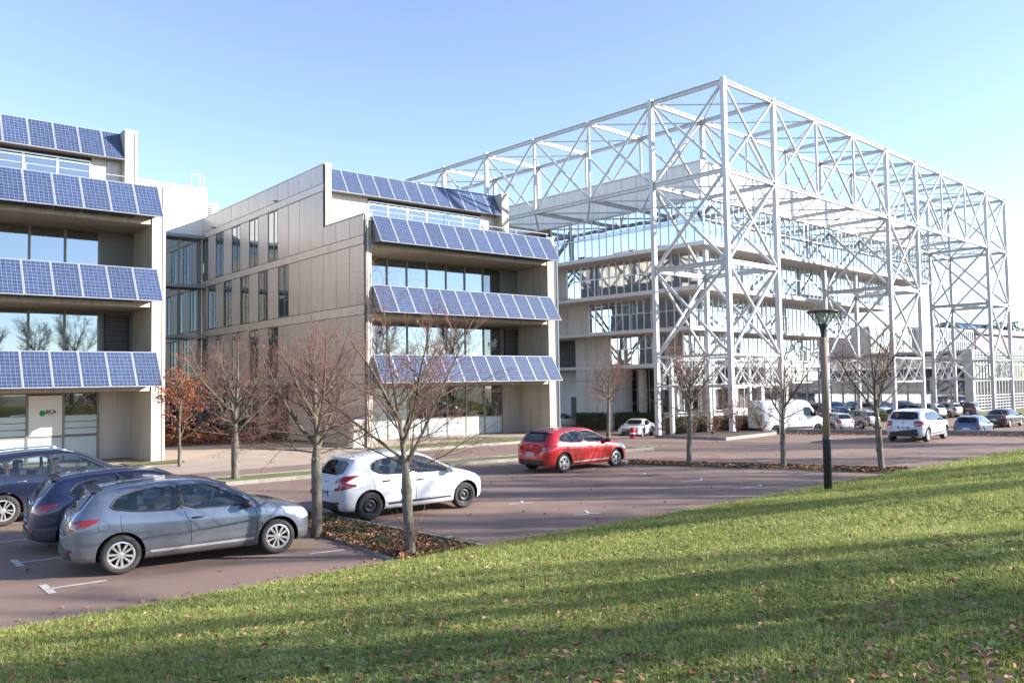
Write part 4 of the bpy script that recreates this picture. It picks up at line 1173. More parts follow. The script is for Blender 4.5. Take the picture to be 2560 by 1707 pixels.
def wheel_parts(kind, r):
    """tyre and rim meshes, wheel axis along y, outer face towards -y, centred on the hub"""
    wd = .105
    q = MB(); ri = r * .66
    q.lathe([(ri, .09), (ri + .02, wd), (r - .03, wd), (r - .006, wd * .72), (r, wd * .3), (r, -wd * .3), (r - .006, -wd * .72), (r - .03, -wd), (r - .065, -wd - .006), (ri + .02, -wd), (ri, -.085)], 36, axis='y')
    ty = q.mesh('tyre', M['tyre'], True)
    q = MB()
    if kind == 'steel':
        q.lathe([(ri, -.085), (ri - .012, -.10), (ri - .03, -.075), (ri - .035, -.03), (ri * .72, -.035), (ri * .66, -.062), (ri * .46, -.072), (ri * .40, -.045), (ri * .26, -.04), (ri * .22, -.06), (0, -.062)], 32, axis='y')
        me = q.mesh('rim', M['rimdark'], True)
        return ty, me
    mi = 0
    q.lathe([(ri, -.085), (ri + .008, -.098), (ri - .014, -.102), (ri - .028, -.085), (ri - .03, .03)], 36, axis='y', m=0)
    q.lathe([(ri - .03, .028), (0, .03)], 24, axis='y', m=1)
    q.lathe([(.055, -.03), (.05, -.088), (.03, -.094), (0, -.094)], 16, axis='y', m=0)
    n = 5
    for k in range(n):
        for sgn in (-1, 1):
            a0 = 2 * math.pi * k / n + .3; a1 = a0 + sgn * (.20 if kind == 'twin' else .26)
            ca, sa = math.cos(a0), math.sin(a0); cb, sb = math.cos(a1), math.sin(a1)
            p0 = Vector((.03 * ca, 0, .03 * sa)) + Vector((-sa, 0, ca)) * sgn * .012; p1 = Vector(((ri - .015) * cb, 0, (ri - .015) * sb))
            d = (p1 - p0).normalized(); nn = Vector((-d.z, 0, d.x)); w0, w1 = .012, (.016 if kind == 'twin' else .022)
            b = len(q.v)
            for p, wv in ((p0, w0), (p1, w1)):
                for yy in (-.092, -.05): q.v += [tuple(p + nn * wv + Vector((0, yy, 0))), tuple(p - nn * wv + Vector((0, yy, 0)))]
            q.f += [tuple(b + i for i in f) for f in ((0, 1, 5, 4), (2, 6, 7, 3), (0, 4, 6, 2), (1, 3, 7, 5), (4, 5, 7, 6), (0, 2, 3, 1))]; q.m += [0] * 6
    me = q.mesh('rim', [M['rim'], M['rimback']])
    return ty, me
WHEEL = {}
CARM = {}
def car_meshes(key):
    if key in CARM: return CARM[key]
    T = CAR[key]
    T['top_s'] = smooth_poly(T['top'], 4)
    # strictly increasing stations
    tp = []
    for x, z in T['top_s']:
        if not tp or x > tp[-1][0] + .002: tp.append((x, z))
    T['top_s'] = tp
    xs = [p[0] for p in tp]
    body = loft(T, xs).mesh('body', M['interior'], True)
    sh = Shell(body)
    body.materials.clear(); body.materials.append(M['plate']); body.materials.append(M['interior'])
    # wheel arches, cabin, window openings
    cut = []
    for xw in T['wb']:
        q = MB(); ra = T['wr'] + .055
        pts = [(ra * math.cos(2 * math.pi * k / 32), ra * math.sin(2 * math.pi * k / 32)) for k in range(32)]
        for s0, s1 in ((-1.3, -.60), (.60, 1.3)):
            q.prism(pts, lambda a, b, t: (xw + a, t, T['wr'] + b), s0, s1)
        cut.append(q.mesh('c', M['arch']))
    x0 = min(p[0] for p in T['side'][0]) - .10; x1 = max(p[0] for p in T['side'][-1]) + .10
    inner = [x for x in xs if x0 < x < x1]
    cut.append(loft(T, inner, .045, .55).mesh('c', M['interior']))
    for pl in T['side']:
        q = MB(); q.prism(round_poly(pl, 1), lambda a, b, t: (a, t, b), -1.2, 1.2); cut.append(q.mesh('c', M['interior']))
    q = MB(); q.prism(round_poly(T['rear'], 1), lambda a, b, t: (t, a, b), -T['L'] / 2 - .1, x0 + .45); cut.append(q.mesh('c', M['interior']))
    q = MB(); q.prism(round_poly(T['front'], 1), lambda a, b, t: (t, a, b), .25, T['L'] / 2 - .4); cut.append(q.mesh('c', M['interior']))
    bm_ = eval_bool(body, cut)
    for p in bm_.polygons: p.use_smooth = True
    try:
        b = bmesh.new(); b.from_mesh(bm_)
        for e in b.edges:
            if len(e.link_faces) == 2 and e.calc_face_angle(0) > R(38): e.smooth = False
        b.to_mesh(bm_); b.free()
    except Exception: pass
    parts = {'body': bm_}
    def P(nm, m, fn, smooth=True):
        q = MB(); fn(q); parts.setdefault(nm, []).append(q.mesh(nm, m, smooth))
    for pl in T['side']:
        for k in ('S-', 'S+'):
            P('side_window', M['cglass'], lambda q: sh.patch(q, k, grow(round_poly(pl, 1), .012), .002))
    P('rear_window', M['cglassd'], lambda q: sh.patch(q, 'R', grow(round_poly(T['rear'], 1), .03), .008, rings=6))
    P('windscreen', M['cglass'], lambda q: sh.patch(q, 'F', grow(round_poly(T['front'], 1), .03), .008, rings=6))
    # black pillar trim between and around the side glass
    def trim(q, k):
        if 1:
            for pl in T['side']: sh.line(q, k, round_poly(pl, 1) + [round_poly(pl, 1)[0]], .016)
            for a, b in zip(T['side'][:-1], T['side'][1:]):
                xa, xb = max(p[0] for p in a), min(p[0] for p in b)
                zt = min(max(p[1] for p in a), max(p[1] for p in b)); zb = max(min(p[1] for p in a), min(p[1] for p in b))
                sh.patch(q, k, [(xa - .03, zb), (xb + .04, zb), (xb + .01, zt), (xa - .06, zt)], .0045)
    for k in ('S-', 'S+'): P('window_trim', M['plast'], lambda q: trim(q, k), False)
    # tail lamps
    zb = T['belt'][0][1]
    W_ = T['W']
    zl = interp(T['belt'], -1.9)
    hl = T['L'] / 2
    # outlines as (distance round the corner, height): 0 = inner end on the tailgate, 1 = outer end on the flank
    lamps = {'hatch': [(0, .00), (.35, .045), (.8, .07), (1.0, .075), (.97, .03), (.75, -.06), (.4, -.10), (.12, -.09)],
             'boomer': [(.05, -.08), (.18, .06), (.55, .15), (1.0, .17), (.80, .10), (.62, .03), (.72, -.01), (.95, -.03), (.93, -.065), (.5, -.14), (.15, -.16)],
             'square': [(.10, -.15), (.10, .06), (.5, .09), (.85, .07), (.8, -.09), (.5, -.15)]}[T['tailk']]
    k_ = W_ / .885
    for sg in (-1, 1):
        pl = [(-hl + .06 + .38 * t * t, sg * (.40 + .62 * t - .15 * t * t) * k_, zl + dz) for t, dz in lamps]
        P('tail_lamp', M['tail'], lambda q: sh.patch3(q, -38 * sg, pl, .012, 5))
        cx = sum(p[0] for p in pl) / len(pl); cy = sum(p[1] for p in pl) / len(pl); cz = sum(p[2] for p in pl) / len(pl)
        P('lamp_insert', M['tailw'], lambda q: sh.patch3(q, -38 * sg, [(cx + (a - cx) * .45 - .05, cy + (b_ - cy) * .45 - sg * .05, cz + (z - cz) * .28 - .015) for a, b_, z in pl], .018, 3))
    zf = interp(T['belt'], hl - .35)
    for sg in (-1, 1):
        pl = [(hl - .10, sg * .42 * k_, zf - .12), (hl - .06, sg * .42 * k_, zf - .02), (hl - .30, sg * .70 * k_, zf + .055), (hl - .66, sg * .80 * k_, zf + .10), (hl - .55, sg * .86 * k_, zf - .02), (hl - .28, sg * .78 * k_, zf - .14)]
        P('head_lamp', M['head'], lambda q: sh.patch3(q, 180 + 38 * sg, pl, .010, 5))
    P('grille', M['plast'], lambda q: sh.patch(q, 'F', [(-.40, zf - .12), (.40, zf - .12), (.44, zf - .05), (-.44, zf - .05)], .005, rings=2))
    # seams: doors, tailgate, bumper, sill strip
    def seams(q):
        zb_ = T['z0'] + .12
        side = T['side']
        xd0 = min(p[0] for p in side[0]); xb = max(p[0] for p in side[0]) - .0
        xa = max(p[0] for p in side[-1]) + .02; xm = (max(p[0] for p in side[-2]) + .03) if len(side) > 1 else xb
        zt = interp(T['belt'], xm)
        for k in ('S-', 'S+'):
            sh.line(q, k, [(xm, zt), (xm + .10, .72), (xm + .12, zb_ + .06)], .005)
            sh.line(q, k, [(xa, zt - .02), (xa + .09, .74), (xa + .05, zb_ + .10), (xm + .12, zb_ + .05), (xm - .70, zb_ + .05), (xm - .93, .58), (xm - .98, .85), (xm - .97, zt + .03)], .005)
            sh.line(q, k, [(-T['L'] / 2 + .34, .70), (-T['L'] / 2 + .55, .74)], .004)
        W2 = T['W']
        if key == 'hatch': sh.line(q, 'S-', [(-1.50 + .085 * math.cos(2 * math.pi * i / 16), .80 + .085 * math.sin(2 * math.pi * i / 16)) for i in range(17)], .003)
        sh.line(q, 'F', [(-.62, interp(T['top_s'], T['L'] / 2 - .25) - .02), (.62, interp(T['top_s'], T['L'] / 2 - .25) - .02)], .004)
        sh.line(q, 'R', [(-.58, zl + .05), (-.50, .66), (.50, .66), (.58, zl + .05)], .005)
    P('panel_gap', M['seam'], seams, False)
    def strip(q, k):
        zb_ = T['z0'] + .13
        sh.patch(q, k, [(T['wb'][0] + T['wr'] + .14, zb_ - .015), (T['wb'][1] - T['wr'] - .14, zb_ + .005), (T['wb'][1] - T['wr'] - .12, zb_ + .045), (T['wb'][0] + T['wr'] + .12, zb_ + .03)], .004, rings=2)
    P('sill_strip', M['plast'] if key in ('hatch208', 'tallhatch') else M['sillm'], (lambda q: strip(q, 'S-')))
    P('sill_strip', M['plast'] if key in ('hatch208', 'tallhatch') else M['sillm'], lambda q: strip(q, 'S+'))
    zz = T['z0'] + .09; BH = .30 if key == 'tallhatch' else .15
    P('bumper_insert', M['plast'], lambda q: sh.patch(q, 'R', [(-W_ * .72, zz), (W_ * .72, zz), (W_ * .66, zz + .15), (-W_ * .66, zz + BH)], .012, rings=6))
    P('bumper_insert', M['plast'], lambda q: sh.patch(q, 'F', [(-W_ * .62, zz), (W_ * .62, zz), (W_ * .55, zz + .22), (-W_ * .55, zz + .22)], .012, rings=6))
    for sg in (-1, 1): P('reflector', M['tail'], lambda q: sh.patch(q, 'R', [(sg * (W_ * .58), .40), (sg * (W_ * .74), .41), (sg * (W_ * .74), .45), (sg * (W_ * .58), .44)], .016, rings=2))
    # handles and mirrors
    xm = max(p[0] for p in T['side'][-2]) if len(T['side']) > 1 else -.6
    for k, sg in (('S-', -1), ('S+', 1)):
        for xh in ((xm + .16, ) if len(T['side']) == 2 and key in ('hatch', 'roadster') else (xm + .16, xm - .72)):
            h = sh.hit(k, xh + .09, interp(T['belt'], xh) - .11, .012)
            if h is not None: P('door_handle', M['chrome'] if key == 'crossover' else M['plast'], lambda q: q.tube([h + Vector((-.10, 0, -.004)), h + Vector((-.05, sg * .012, 0)), h + Vector((.05, sg * .012, 0)), h + Vector((.10, 0, .004))], [.012, .017, .017, .012], 8))
        xa = max(p[0] for p in T['side'][-1]) - .10
        h = sh.hit(k, xa, interp(T['belt'], xa) + .03, 0)
        def mir(q):
            c = h + Vector((0, sg * .13, .05))
            for i in range(6):
                t = i / 5; 
            q.lathe([(.001, -.085), (.05, -.075), (.085, -.03), (.09, .02), (.07, .07), (.001, .085)], 14, c=(0, 0, 0))
            q.v = [(v[0] * .85 + c.x, v[2] * 1.25 + c.y, v[1] * .85 + c.z) for v in q.v]
            q.tube([h + Vector((.02, 0, -.02)), c + Vector((.01, -sg * .05, -.03))], .025, 6)
        P('wing_mirror', M['plast'], mir)
    # seats, dashboard, antenna
    for ys in (-.36, .36):
        for xx in (-.12, -.85):
            zb_ = T['z'] - .52
            def seat(q):
                q.box(xx - .09, xx + .05, ys - .23, ys + .23, .5, zb_ + .10); q.box(xx - .10, xx, ys - .13, ys + .13, zb_ + .13, zb_ + .31)
            P('seat', M['interior'], seat, False)
    P('steering_wheel', M['plast'], lambda q: q.tube([(.42 + .05 * math.sin(a), .36 + .17 * math.cos(a), T['z'] - .50 + .17 * math.sin(a)) for a in [2 * math.pi * i / 14 for i in range(15)]], .014, 5))
    def dash(q): q.box(.55, .85, -.62, .62, .6, T['z'] - .52)
    P('dashboard', M['interior'], dash, False)
    xa = T['side'][0][0][0] + .35
    zt = interp(T['top_s'], xa)
    P('antenna', M['plast'], lambda q: q.tube([(xa, 0, zt - .01), (xa - .22, 0, zt + .26)], [.009, .004], 5))
    if T['tailk'] in ('hatch', 'boomer', 'square') and key not in ('roadster', 'saloon'):
        def wiper(q): sh.line(q, 'R', [(-.03, T['rear'][0][1] + .015), (.30, T['rear'][0][1] + .05)], .012, off=.012)
        P('wiper', M['plast'], wiper)
        xr = [x for x, z in T['top_s'] if z > T['z'] * .925][0]
        zr = interp(T['top_s'], xr)
        def spoil(q): q.prism([(xr + .10, zr + .025), (xr - .08, zr - .005), (xr - .085, zr - .025), (xr + .06, zr - .02)], lambda a, b, t: (a, t, b), -.50, .50)
        P('spoiler', M['plate'], spoil, False)
    if T.get('rails'):
        for sg in (-1, 1):
            def rail(q):
                pts = []
                for x in (-1.65, -1.3, -.8, -.2, .15):
                    z = interp(T['top_s'], x); S = section(T, x); y = max(p[0] for p in S if p[1] > z - .12)
                    pts.append((x, sg * (y - .02), z - .03 if x in (-1.65, .15) else z + .02))
                q.tube(pts, .022, 6)
            P('roof_rail', M['chrome'], rail)
    CARM[key] = (parts, T, sh)
    return CARM[key]

PLATE_BOX = MB(); PLATE_BOX.box(-.004, .004, -.26, .26, -.055, .055); PLATE_ME = PLATE_BOX.mesh('number_plate', M['plate'])
q = MB(); q.box(-.003, .003, -.03, .03, -.055, .055); PLATE_EU = q.mesh('plate_band', M['eublue'])
def car(name, label, key, x, y, heading, paint, z=0.0, plate=None, wheels='alloy', group=None, detail=True, badge=None, drop=(), cat='car', roofm=None):
    parts, T, sh = car_meshes(key)
    t = thing(name, label, cat, (x, y, z), R(heading), group)
    def add(nm, me, par=t, m=None):
        o = bpy.data.objects.new(nm, me); COL.objects.link(o); o.parent = par
        if m is not None:
            o.material_slots[0].link = 'OBJECT'; o.material_slots[0].material = m
        return o
    body = add('body', parts['body'], t, paint)
    sub = {'panel_gap', 'sill_strip', 'bumper_insert', 'reflector', 'door_handle', 'roof_rail', 'antenna', 'window_trim', 'spoiler'}
    skip = set(drop) | (set() if detail else {'steering_wheel', 'wiper', 'antenna', 'door_handle'})
    for nm, ms in parts.items():
        if nm == 'body' or nm in skip: continue
        for me in ms:
            add(nm, me, body if nm in sub else t, (M['plast'] if key == 'hatch' else paint) if nm == 'spoiler' else (paint if nm == 'wing_mirror' and 'bodymirror' in drop else None))
    if (wheels, key) not in WHEEL: WHEEL[(wheels, key)] = wheel_parts(wheels, T['wr'])
    ty, rim = WHEEL[(wheels, key)]
    for xw in T['wb']:
        for sg in (-1, 1):
            wq = add('wheel', ty, t); wq.name = 'wheel'
            yw = sh.hit('S-', xw + T['wr'] + .08, T['wr'] + .12, 0)
            yw = abs(yw.y) if yw is not None else T['W']
            wq.location = (xw, sg * (yw - .115), T['wr'])
            wq.rotation_euler = (0, rnd.uniform(0, 6), 0) if sg < 0 else (0, rnd.uniform(0, 6), math.pi)
            add('rim', rim, wq)
    if plate is not None:
        h = sh.hit('R', 0, T.get('pz', .62 if key != 'tallhatch' else .66), .010)
        po = add('number_plate', PLATE_ME, t); po.location = h
        b1 = add('plate_band', PLATE_EU, po); b1.location = (-.003, .225, 0)
        b2 = add('plate_band', PLATE_EU, po); b2.location = (-.003, -.225, 0)
        if plate:
            tx = add('plate_lettering', text_mesh(plate, .10, 'plate_lettering', M['black'], .002), po); tx.location = (-.005, 0, 0); tx.rotation_euler = (R(90), 0, R(-90))
    if badge:
        h = sh.hit('R', 0, T['belt'][0][1] + .06, .006)
        q = MB()
        if badge == 'diamond':
            q.tube([(0, 0, .065), (0, .038, 0), (0, 0, -.065), (0, -.038, 0), (0, 0, .065)], .011, 5)
        elif badge == 'chevron':
            for dz in (0, -.04): q.tube([(0, .06, dz - .03), (0, 0, dz + .02), (0, -.06, dz - .03)], .011, 5)
        else:
            q.lathe([(.045, 0), (.03, .008), (0, .008)], 14); q.v = [(-v[2], v[0], v[1]) for v in q.v]
        o = add('badge', q.mesh('badge', M['chrome']), t); o.location = h
    return t
PT = {}
PT['greyblue'] = paint_mat('grey_blue_metallic', (0.135, 0.165, 0.215), 0.55, dirt=0.9)
PT['navy'] = paint_mat('navy_metallic', (0.018, 0.026, 0.066), 0.4, dirt=0.5)
PT['midnight'] = paint_mat('midnight_blue_metallic', (0.016, 0.022, 0.05), 0.4, dirt=0.4)
PT['white'] = paint_mat('white_gloss', (0.60, 0.61, 0.63), 0.0, dirt=0.15)
PT['white2'] = paint_mat('cool_white_gloss', (0.56, 0.58, 0.64), 0.0, dirt=0.2)
PT['red'] = paint_mat('flame_red_gloss', (0.46, 0.010, 0.010), 0.25, dirt=0.12)
PT['blue'] = paint_mat('steel_blue_metallic', (0.05, 0.10, 0.20), 0.5, dirt=0.3)
PT['black'] = paint_mat('black_gloss', (0.012, 0.013, 0.018), 0.2, dirt=0.3)
PT['silver'] = paint_mat('silver_metallic', (0.42, 0.42, 0.41), 0.6, dirt=0.3)
PT['darkgrey'] = paint_mat('dark_grey_metallic', (0.09, 0.088, 0.085), 0.5, dirt=0.3)
PT['darkblue'] = paint_mat('dark_blue_gloss', (0.02, 0.035, 0.08), 0.3, dirt=0.3)

car('hatchback_car', 'grey blue hatchback parked nearest the grass bank at lower left', 'hatch', 5.10, 15.2, -6, PT['greyblue'], plate='FH 917 GT', badge='diamond')
car('hatchback_car', 'dark blue hatchback parked between the grey hatchback and the crossover', 'hatch', 5.0, 17.75, -4.5, PT['navy'], plate='EG 305 LV', badge='diamond')
car('crossover_car', 'tall dark blue crossover with chrome roof rails cut by the left edge', 'crossover', 4.45, 22.25, -2.0, PT['midnight'], wheels='twin', plate='')
car('hatchback_car', 'white hatchback with black steel wheels parked behind the two bare trees', 'hatch208', 10.66, 17.06, -1.5, PT['white'], plate='ET 870 FW', wheels='steel', badge='round', drop=('bodymirror',))
car('hatchback_car', 'bright red hatchback parked in front of the middle building', 'hatch', 20.15, 20.98, .6, PT['red'], plate='GD 860 YJ', wheels='twin', badge='diamond')
car('hatchback_car', 'white hatchback with black rear bumper beside the low kerb wall', 'tallhatch', 39.95, 18.05, 6, PT['white2'], plate='DT 250 KK', badge='chevron')
YK = 1.367
def yard(x, y): return (x * YK, y * YK)
def ycar(name, label, key, x, y, hd, p, **k):
    return car(name, label, key, *yard(x, y), hd, p, z=YZ, detail=False, **k)
ycar('hatchback_car', 'steel blue hatchback behind the low kerb wall right of the white hatchback', 'hatch', 43.6, 17.0, 8, PT['blue'], plate='')
ycar('saloon_car', 'black saloon cut by the right edge of the picture', 'saloon', 53.0, 19.0, 2, PT['black'], plate='')
ycar('hatchback_car', 'dark grey boxy hatchback seen side on before the gridded building', 'boxhatch', 64.2, 26.2, 95, PT['darkgrey'])
ycar('small_car', 'small rounded silver white car parked right of the van and lamp post', 'bubble', 47.0, 24.65, 68, PT['silver'])
ycar('hatchback_car', 'silver hatchback half hidden by the wooden lamp post', 'hatch208', 43.4, 24.5, 68, PT['silver'], plate='')
ycar('roadster_car', 'low white sports car behind the bare tree and the red car', 'roadster', 34.0, 30.4, 205, PT['white'])
ycar('saloon_car', 'white car mostly hidden behind the corner of the middle building', 'saloon', 36.1, 38.6, -20, PT['white'])
ycar('hatchback_car', 'white car behind the white hatchback and left of the dark grey hatchback', 'hatch208', 60.6, 26.9, 80, PT['white'])
ycar('hatchback_car', 'silver car between the white car and the dark grey hatchback', 'tallhatch', 62.4, 26.6, 84, PT['silver'])
ycar('hatchback_car', 'light coloured car nearest the glazed wall, partly hidden by a column', 'boxhatch', 61.5, 31.0, 250, PT['white2'])
for xx, yy, lb in ((72.0, 40.0, 'leftmost dark car'), (73.6, 38.6, 'second dark car from left'), (74.6, 36.9, 'third dark car from left'), (75.4, 35.2, 'rightmost dark car')):
    ycar('hatchback_car', lb + ' of four parked behind the hedge under the steel frame', 'boxhatch', xx * .86, yy * .86, 232, PT['darkblue'] if lb[0] != 's' else PT['darkgrey'], group='dark cars behind the hedge')
ycar('hatchback_car', 'dark car under the steel frame behind the white car', 'hatch', 58.8, 27.4, 80, PT['black'])

# ---- white panel van
def build_van(x, y, z, heading):
    t = thing('panel_van', 'large white panel van parked under the steel frame', 'van', (x, y, z), R(heading))
    T = dict(L=5.9, W=1.0, z0=.26, tumble=.10, crown=.12, pp=22, nose=.06,
        top=[(-2.95, .5), (-2.945, 1.2), (-2.93, 2.2), (-2.86, 2.44), (-2.5, 2.52), (0, 2.54), (1.0, 2.50), (1.28, 2.38), (1.55, 2.05), (2.0, 1.42), (2.15, 1.28), (2.6, 1.14), (2.82, 1.0), (2.93, .75), (2.95, .5)],
        belt=[(-2.95, 1.25), (1.0, 1.22), (1.9, 1.15), (2.95, .8)], wb=(-1.65, 1.95), wr=.34)
    T['top_s'] = [p for i, p in enumerate(smooth_poly(T['top'], 4)) if i == 0 or p[0] > smooth_poly(T['top'], 4)[i - 1][0] + .001]
    body = loft(T, [p[0] for p in T['top_s']]).mesh('body', PT['white'], True); sh = Shell(body)
    cut = []
    for xw in T['wb']:
        q = MB(); pts = [(.41 * math.cos(2 * math.pi * k / 28), .41 * math.sin(2 * math.pi * k / 28)) for k in range(28)]
        for s0, s1 in ((-1.3, -.65), (.65, 1.3)): q.prism(pts, lambda a, b, t_: (xw + a, t_, .34 + b), s0, s1)
        cut.append(q.mesh('c', M['arch']))
    me = eval_bool(body, cut)
    b = bmesh.new(); b.from_mesh(me)
    for f in b.faces: f.smooth = True
    for e in b.edges:
        if len(e.link_faces) == 2 and e.calc_face_angle(0) > R(38): e.smooth = False
    b.to_mesh(me); b.free()
    def add(nm, q, m, par=t, sm=True):
        o = bpy.data.objects.new(nm, q.mesh(nm, m, sm)); COL.objects.link(o); o.parent = par; return o
    bo = bpy.data.objects.new('body', me); COL.objects.link(bo); bo.parent = t
    q = MB(); sh.patch(q, 'F', [(-.78, 1.40), (.78, 1.40), (.70, 2.05), (-.70, 2.05)], .004); add('windscreen', q, M['cglassd'])
    for k in ('S-', 'S+'):
        q = MB(); sh.patch(q, k, round_poly([(.75, 1.32), (1.72, 1.32), (1.38, 1.95), (.75, 1.98)], 1), .004); add('side_window', q, M['cglassd'])
        q = MB(); sh.line(q, k, [(.68, 2.1), (.68, .42)], .008); sh.line(q, k, [(-.65, 2.1), (-.65, .42)], .008); add('panel_gap', q, M['seam'], bo)
        h = sh.hit(k, 1.65, 1.35, 0); sg = -1 if k == 'S-' else 1
        q = MB(); q.box(h.x - .06, h.x + .08, min(h.y + sg * .03, h.y + sg * .26), max(h.y + sg * .03, h.y + sg * .26), 1.30, 1.68); add('wing_mirror', q, M['plast'], sm=False)
        q = MB(); sh.patch(q, k, [(-1.2, .42), (1.5, .42), (1.5, .56), (-1.2, .56)], .006); add('rub_strip', q, M['plast'], bo)
        for dx in (0, .16):
            q = MB(); sh.patch(q, k, round_poly([(.28 + dx, 1.02), (.36 + dx, 1.02), (.38 + dx, 1.26), (.30 + dx, 1.26)], 1), .006); add('side_mark', q, M['plast'], bo)
    for sg in (-1, 1):
        q = MB(); sh.patch3(q, -40 * sg, [(-2.93, sg * .86, .95), (-2.86, sg * .97, .95), (-2.86, sg * .97, 1.5), (-2.93, sg * .86, 1.5)], .01, 4); add('tail_lamp', q, M['tail'])
        q = MB(); sh.patch(q, 'F', [(sg * .5, .95), (sg * .82, 1.0), (sg * .80, 1.12), (sg * .55, 1.08)], .008); add('head_lamp', q, M['head'])
    q = MB(); sh.line(q, 'R', [(0, .5), (0, 2.35)], .008); sh.line(q, 'R', [(-.74, .5), (-.74, 2.3)], .006); sh.line(q, 'R', [(.74, .5), (.74, 2.3)], .006); add('panel_gap', q, M['seam'], bo)
    q = MB(); q.box(-3.0, -2.88, -.9, .9, .30, .52); add('rear_bumper', q, M['plast'], sm=False)
    ty, rim = wheel_parts('steel', .34)
    for xw in T['wb']:
        for sg in (-1, 1):
            o = bpy.data.objects.new('wheel', ty); COL.objects.link(o); o.parent = t; o.location = (xw, sg * .86, .34); o.rotation_euler = (0, 0, 0 if sg < 0 else math.pi)
            r_ = bpy.data.objects.new('rim', rim); COL.objects.link(r_); r_.parent = o
build_van(*yard(40.15, 25.1), YZ, -22)
# ================================================================== TREES, HEDGES, GRASS
def wobble(rr, s): return Vector((rr.uniform(-s, s), rr.uniform(-s, s), rr.uniform(-s, s)))
def side_dir(rr, d, ang):
    a = d.orthogonal().normalized(); b = d.cross(a); t = rr.uniform(0, 2 * math.pi)
    return (d * math.cos(ang) + (a * math.cos(t) + b * math.sin(t)) * math.sin(ang)).normalized()
def leaf_quad(q, p, rr, s, m=0, flat=False):
    """a small curled leaf: two folded quads"""
    if flat: n = (Vector((0, 0, 1)) + wobble(rr, .45)).normalized()
    else: n = wobble(rr, 1).normalized()
    a = n.orthogonal().normalized(); an = rr.uniform(0, 6.28); b = n.cross(a)
    a, b = a * math.cos(an) + b * math.sin(an), b * math.cos(an) - a * math.sin(an)
    up = n * s * rr.uniform(.1, .4)
    i = len(q.v)
    q.v += [tuple(p - a * s * .5), tuple(p + b * s * .33 + up), tuple(p + a * s * .55 + up * .3), tuple(p - b * s * .33 + up * rr.uniform(.2, 1.2))]
    q.f += [(i, i + 1, i + 2), (i, i + 2, i + 3)]; q.m += [m, m]
RMIN = [.0032]
def grow_branch(q, rr, p, d, L, r, lvl, tips, maxl, up=.10, dens=1.0):
    n = (5, 4, 3, 2)[lvl]
    pts, rad = [p.copy()], [r]
    dd = d.copy(); dirs = []
    for i in range(n):
        dd = (dd + wobble(rr, (.10, .14, .16, .2)[lvl]) + Vector((0, 0, up))).normalized()
        p = p + dd * (L / n)
        pts.append(p.copy()); rad.append(r * (1 - .78 * (i + 1) / n)); dirs.append(dd.copy())
    q.tube(pts, rad, (6, 4, 3, 3)[lvl], m=(0 if lvl == 0 else (0 if lvl == 1 and r > .011 else 1)), cap=False)
    tips.append(pts[-1])
    if lvl >= maxl: return
    sp = (.125, .10, .13)[lvl] / dens
    k = int(L / sp)
    for c in range(k):
        t = .18 + .80 * (c + rr.random() * .8) / max(1, k)
        i = min(n - 1, int(t * n)); f = t * n - i
        bp = pts[i].lerp(pts[i + 1], min(1, f))
        nd = side_dir(rr, dirs[i], R(rr.uniform(28, 58)))
        nl = L * rr.uniform(.25, .60) * (1.15 - .7 * t) if lvl < 2 else rr.uniform(.05, .16)
        if lvl == 0: nl = max(.22, min(nl, 1.0))
        if lvl == 1: nl = max(.14, min(nl, .5))
        grow_branch(q, rr, bp, nd, nl, max(RMIN[0], rad[i] * (.42 if lvl == 0 else .45)), lvl + 1, tips, maxl, up, dens)
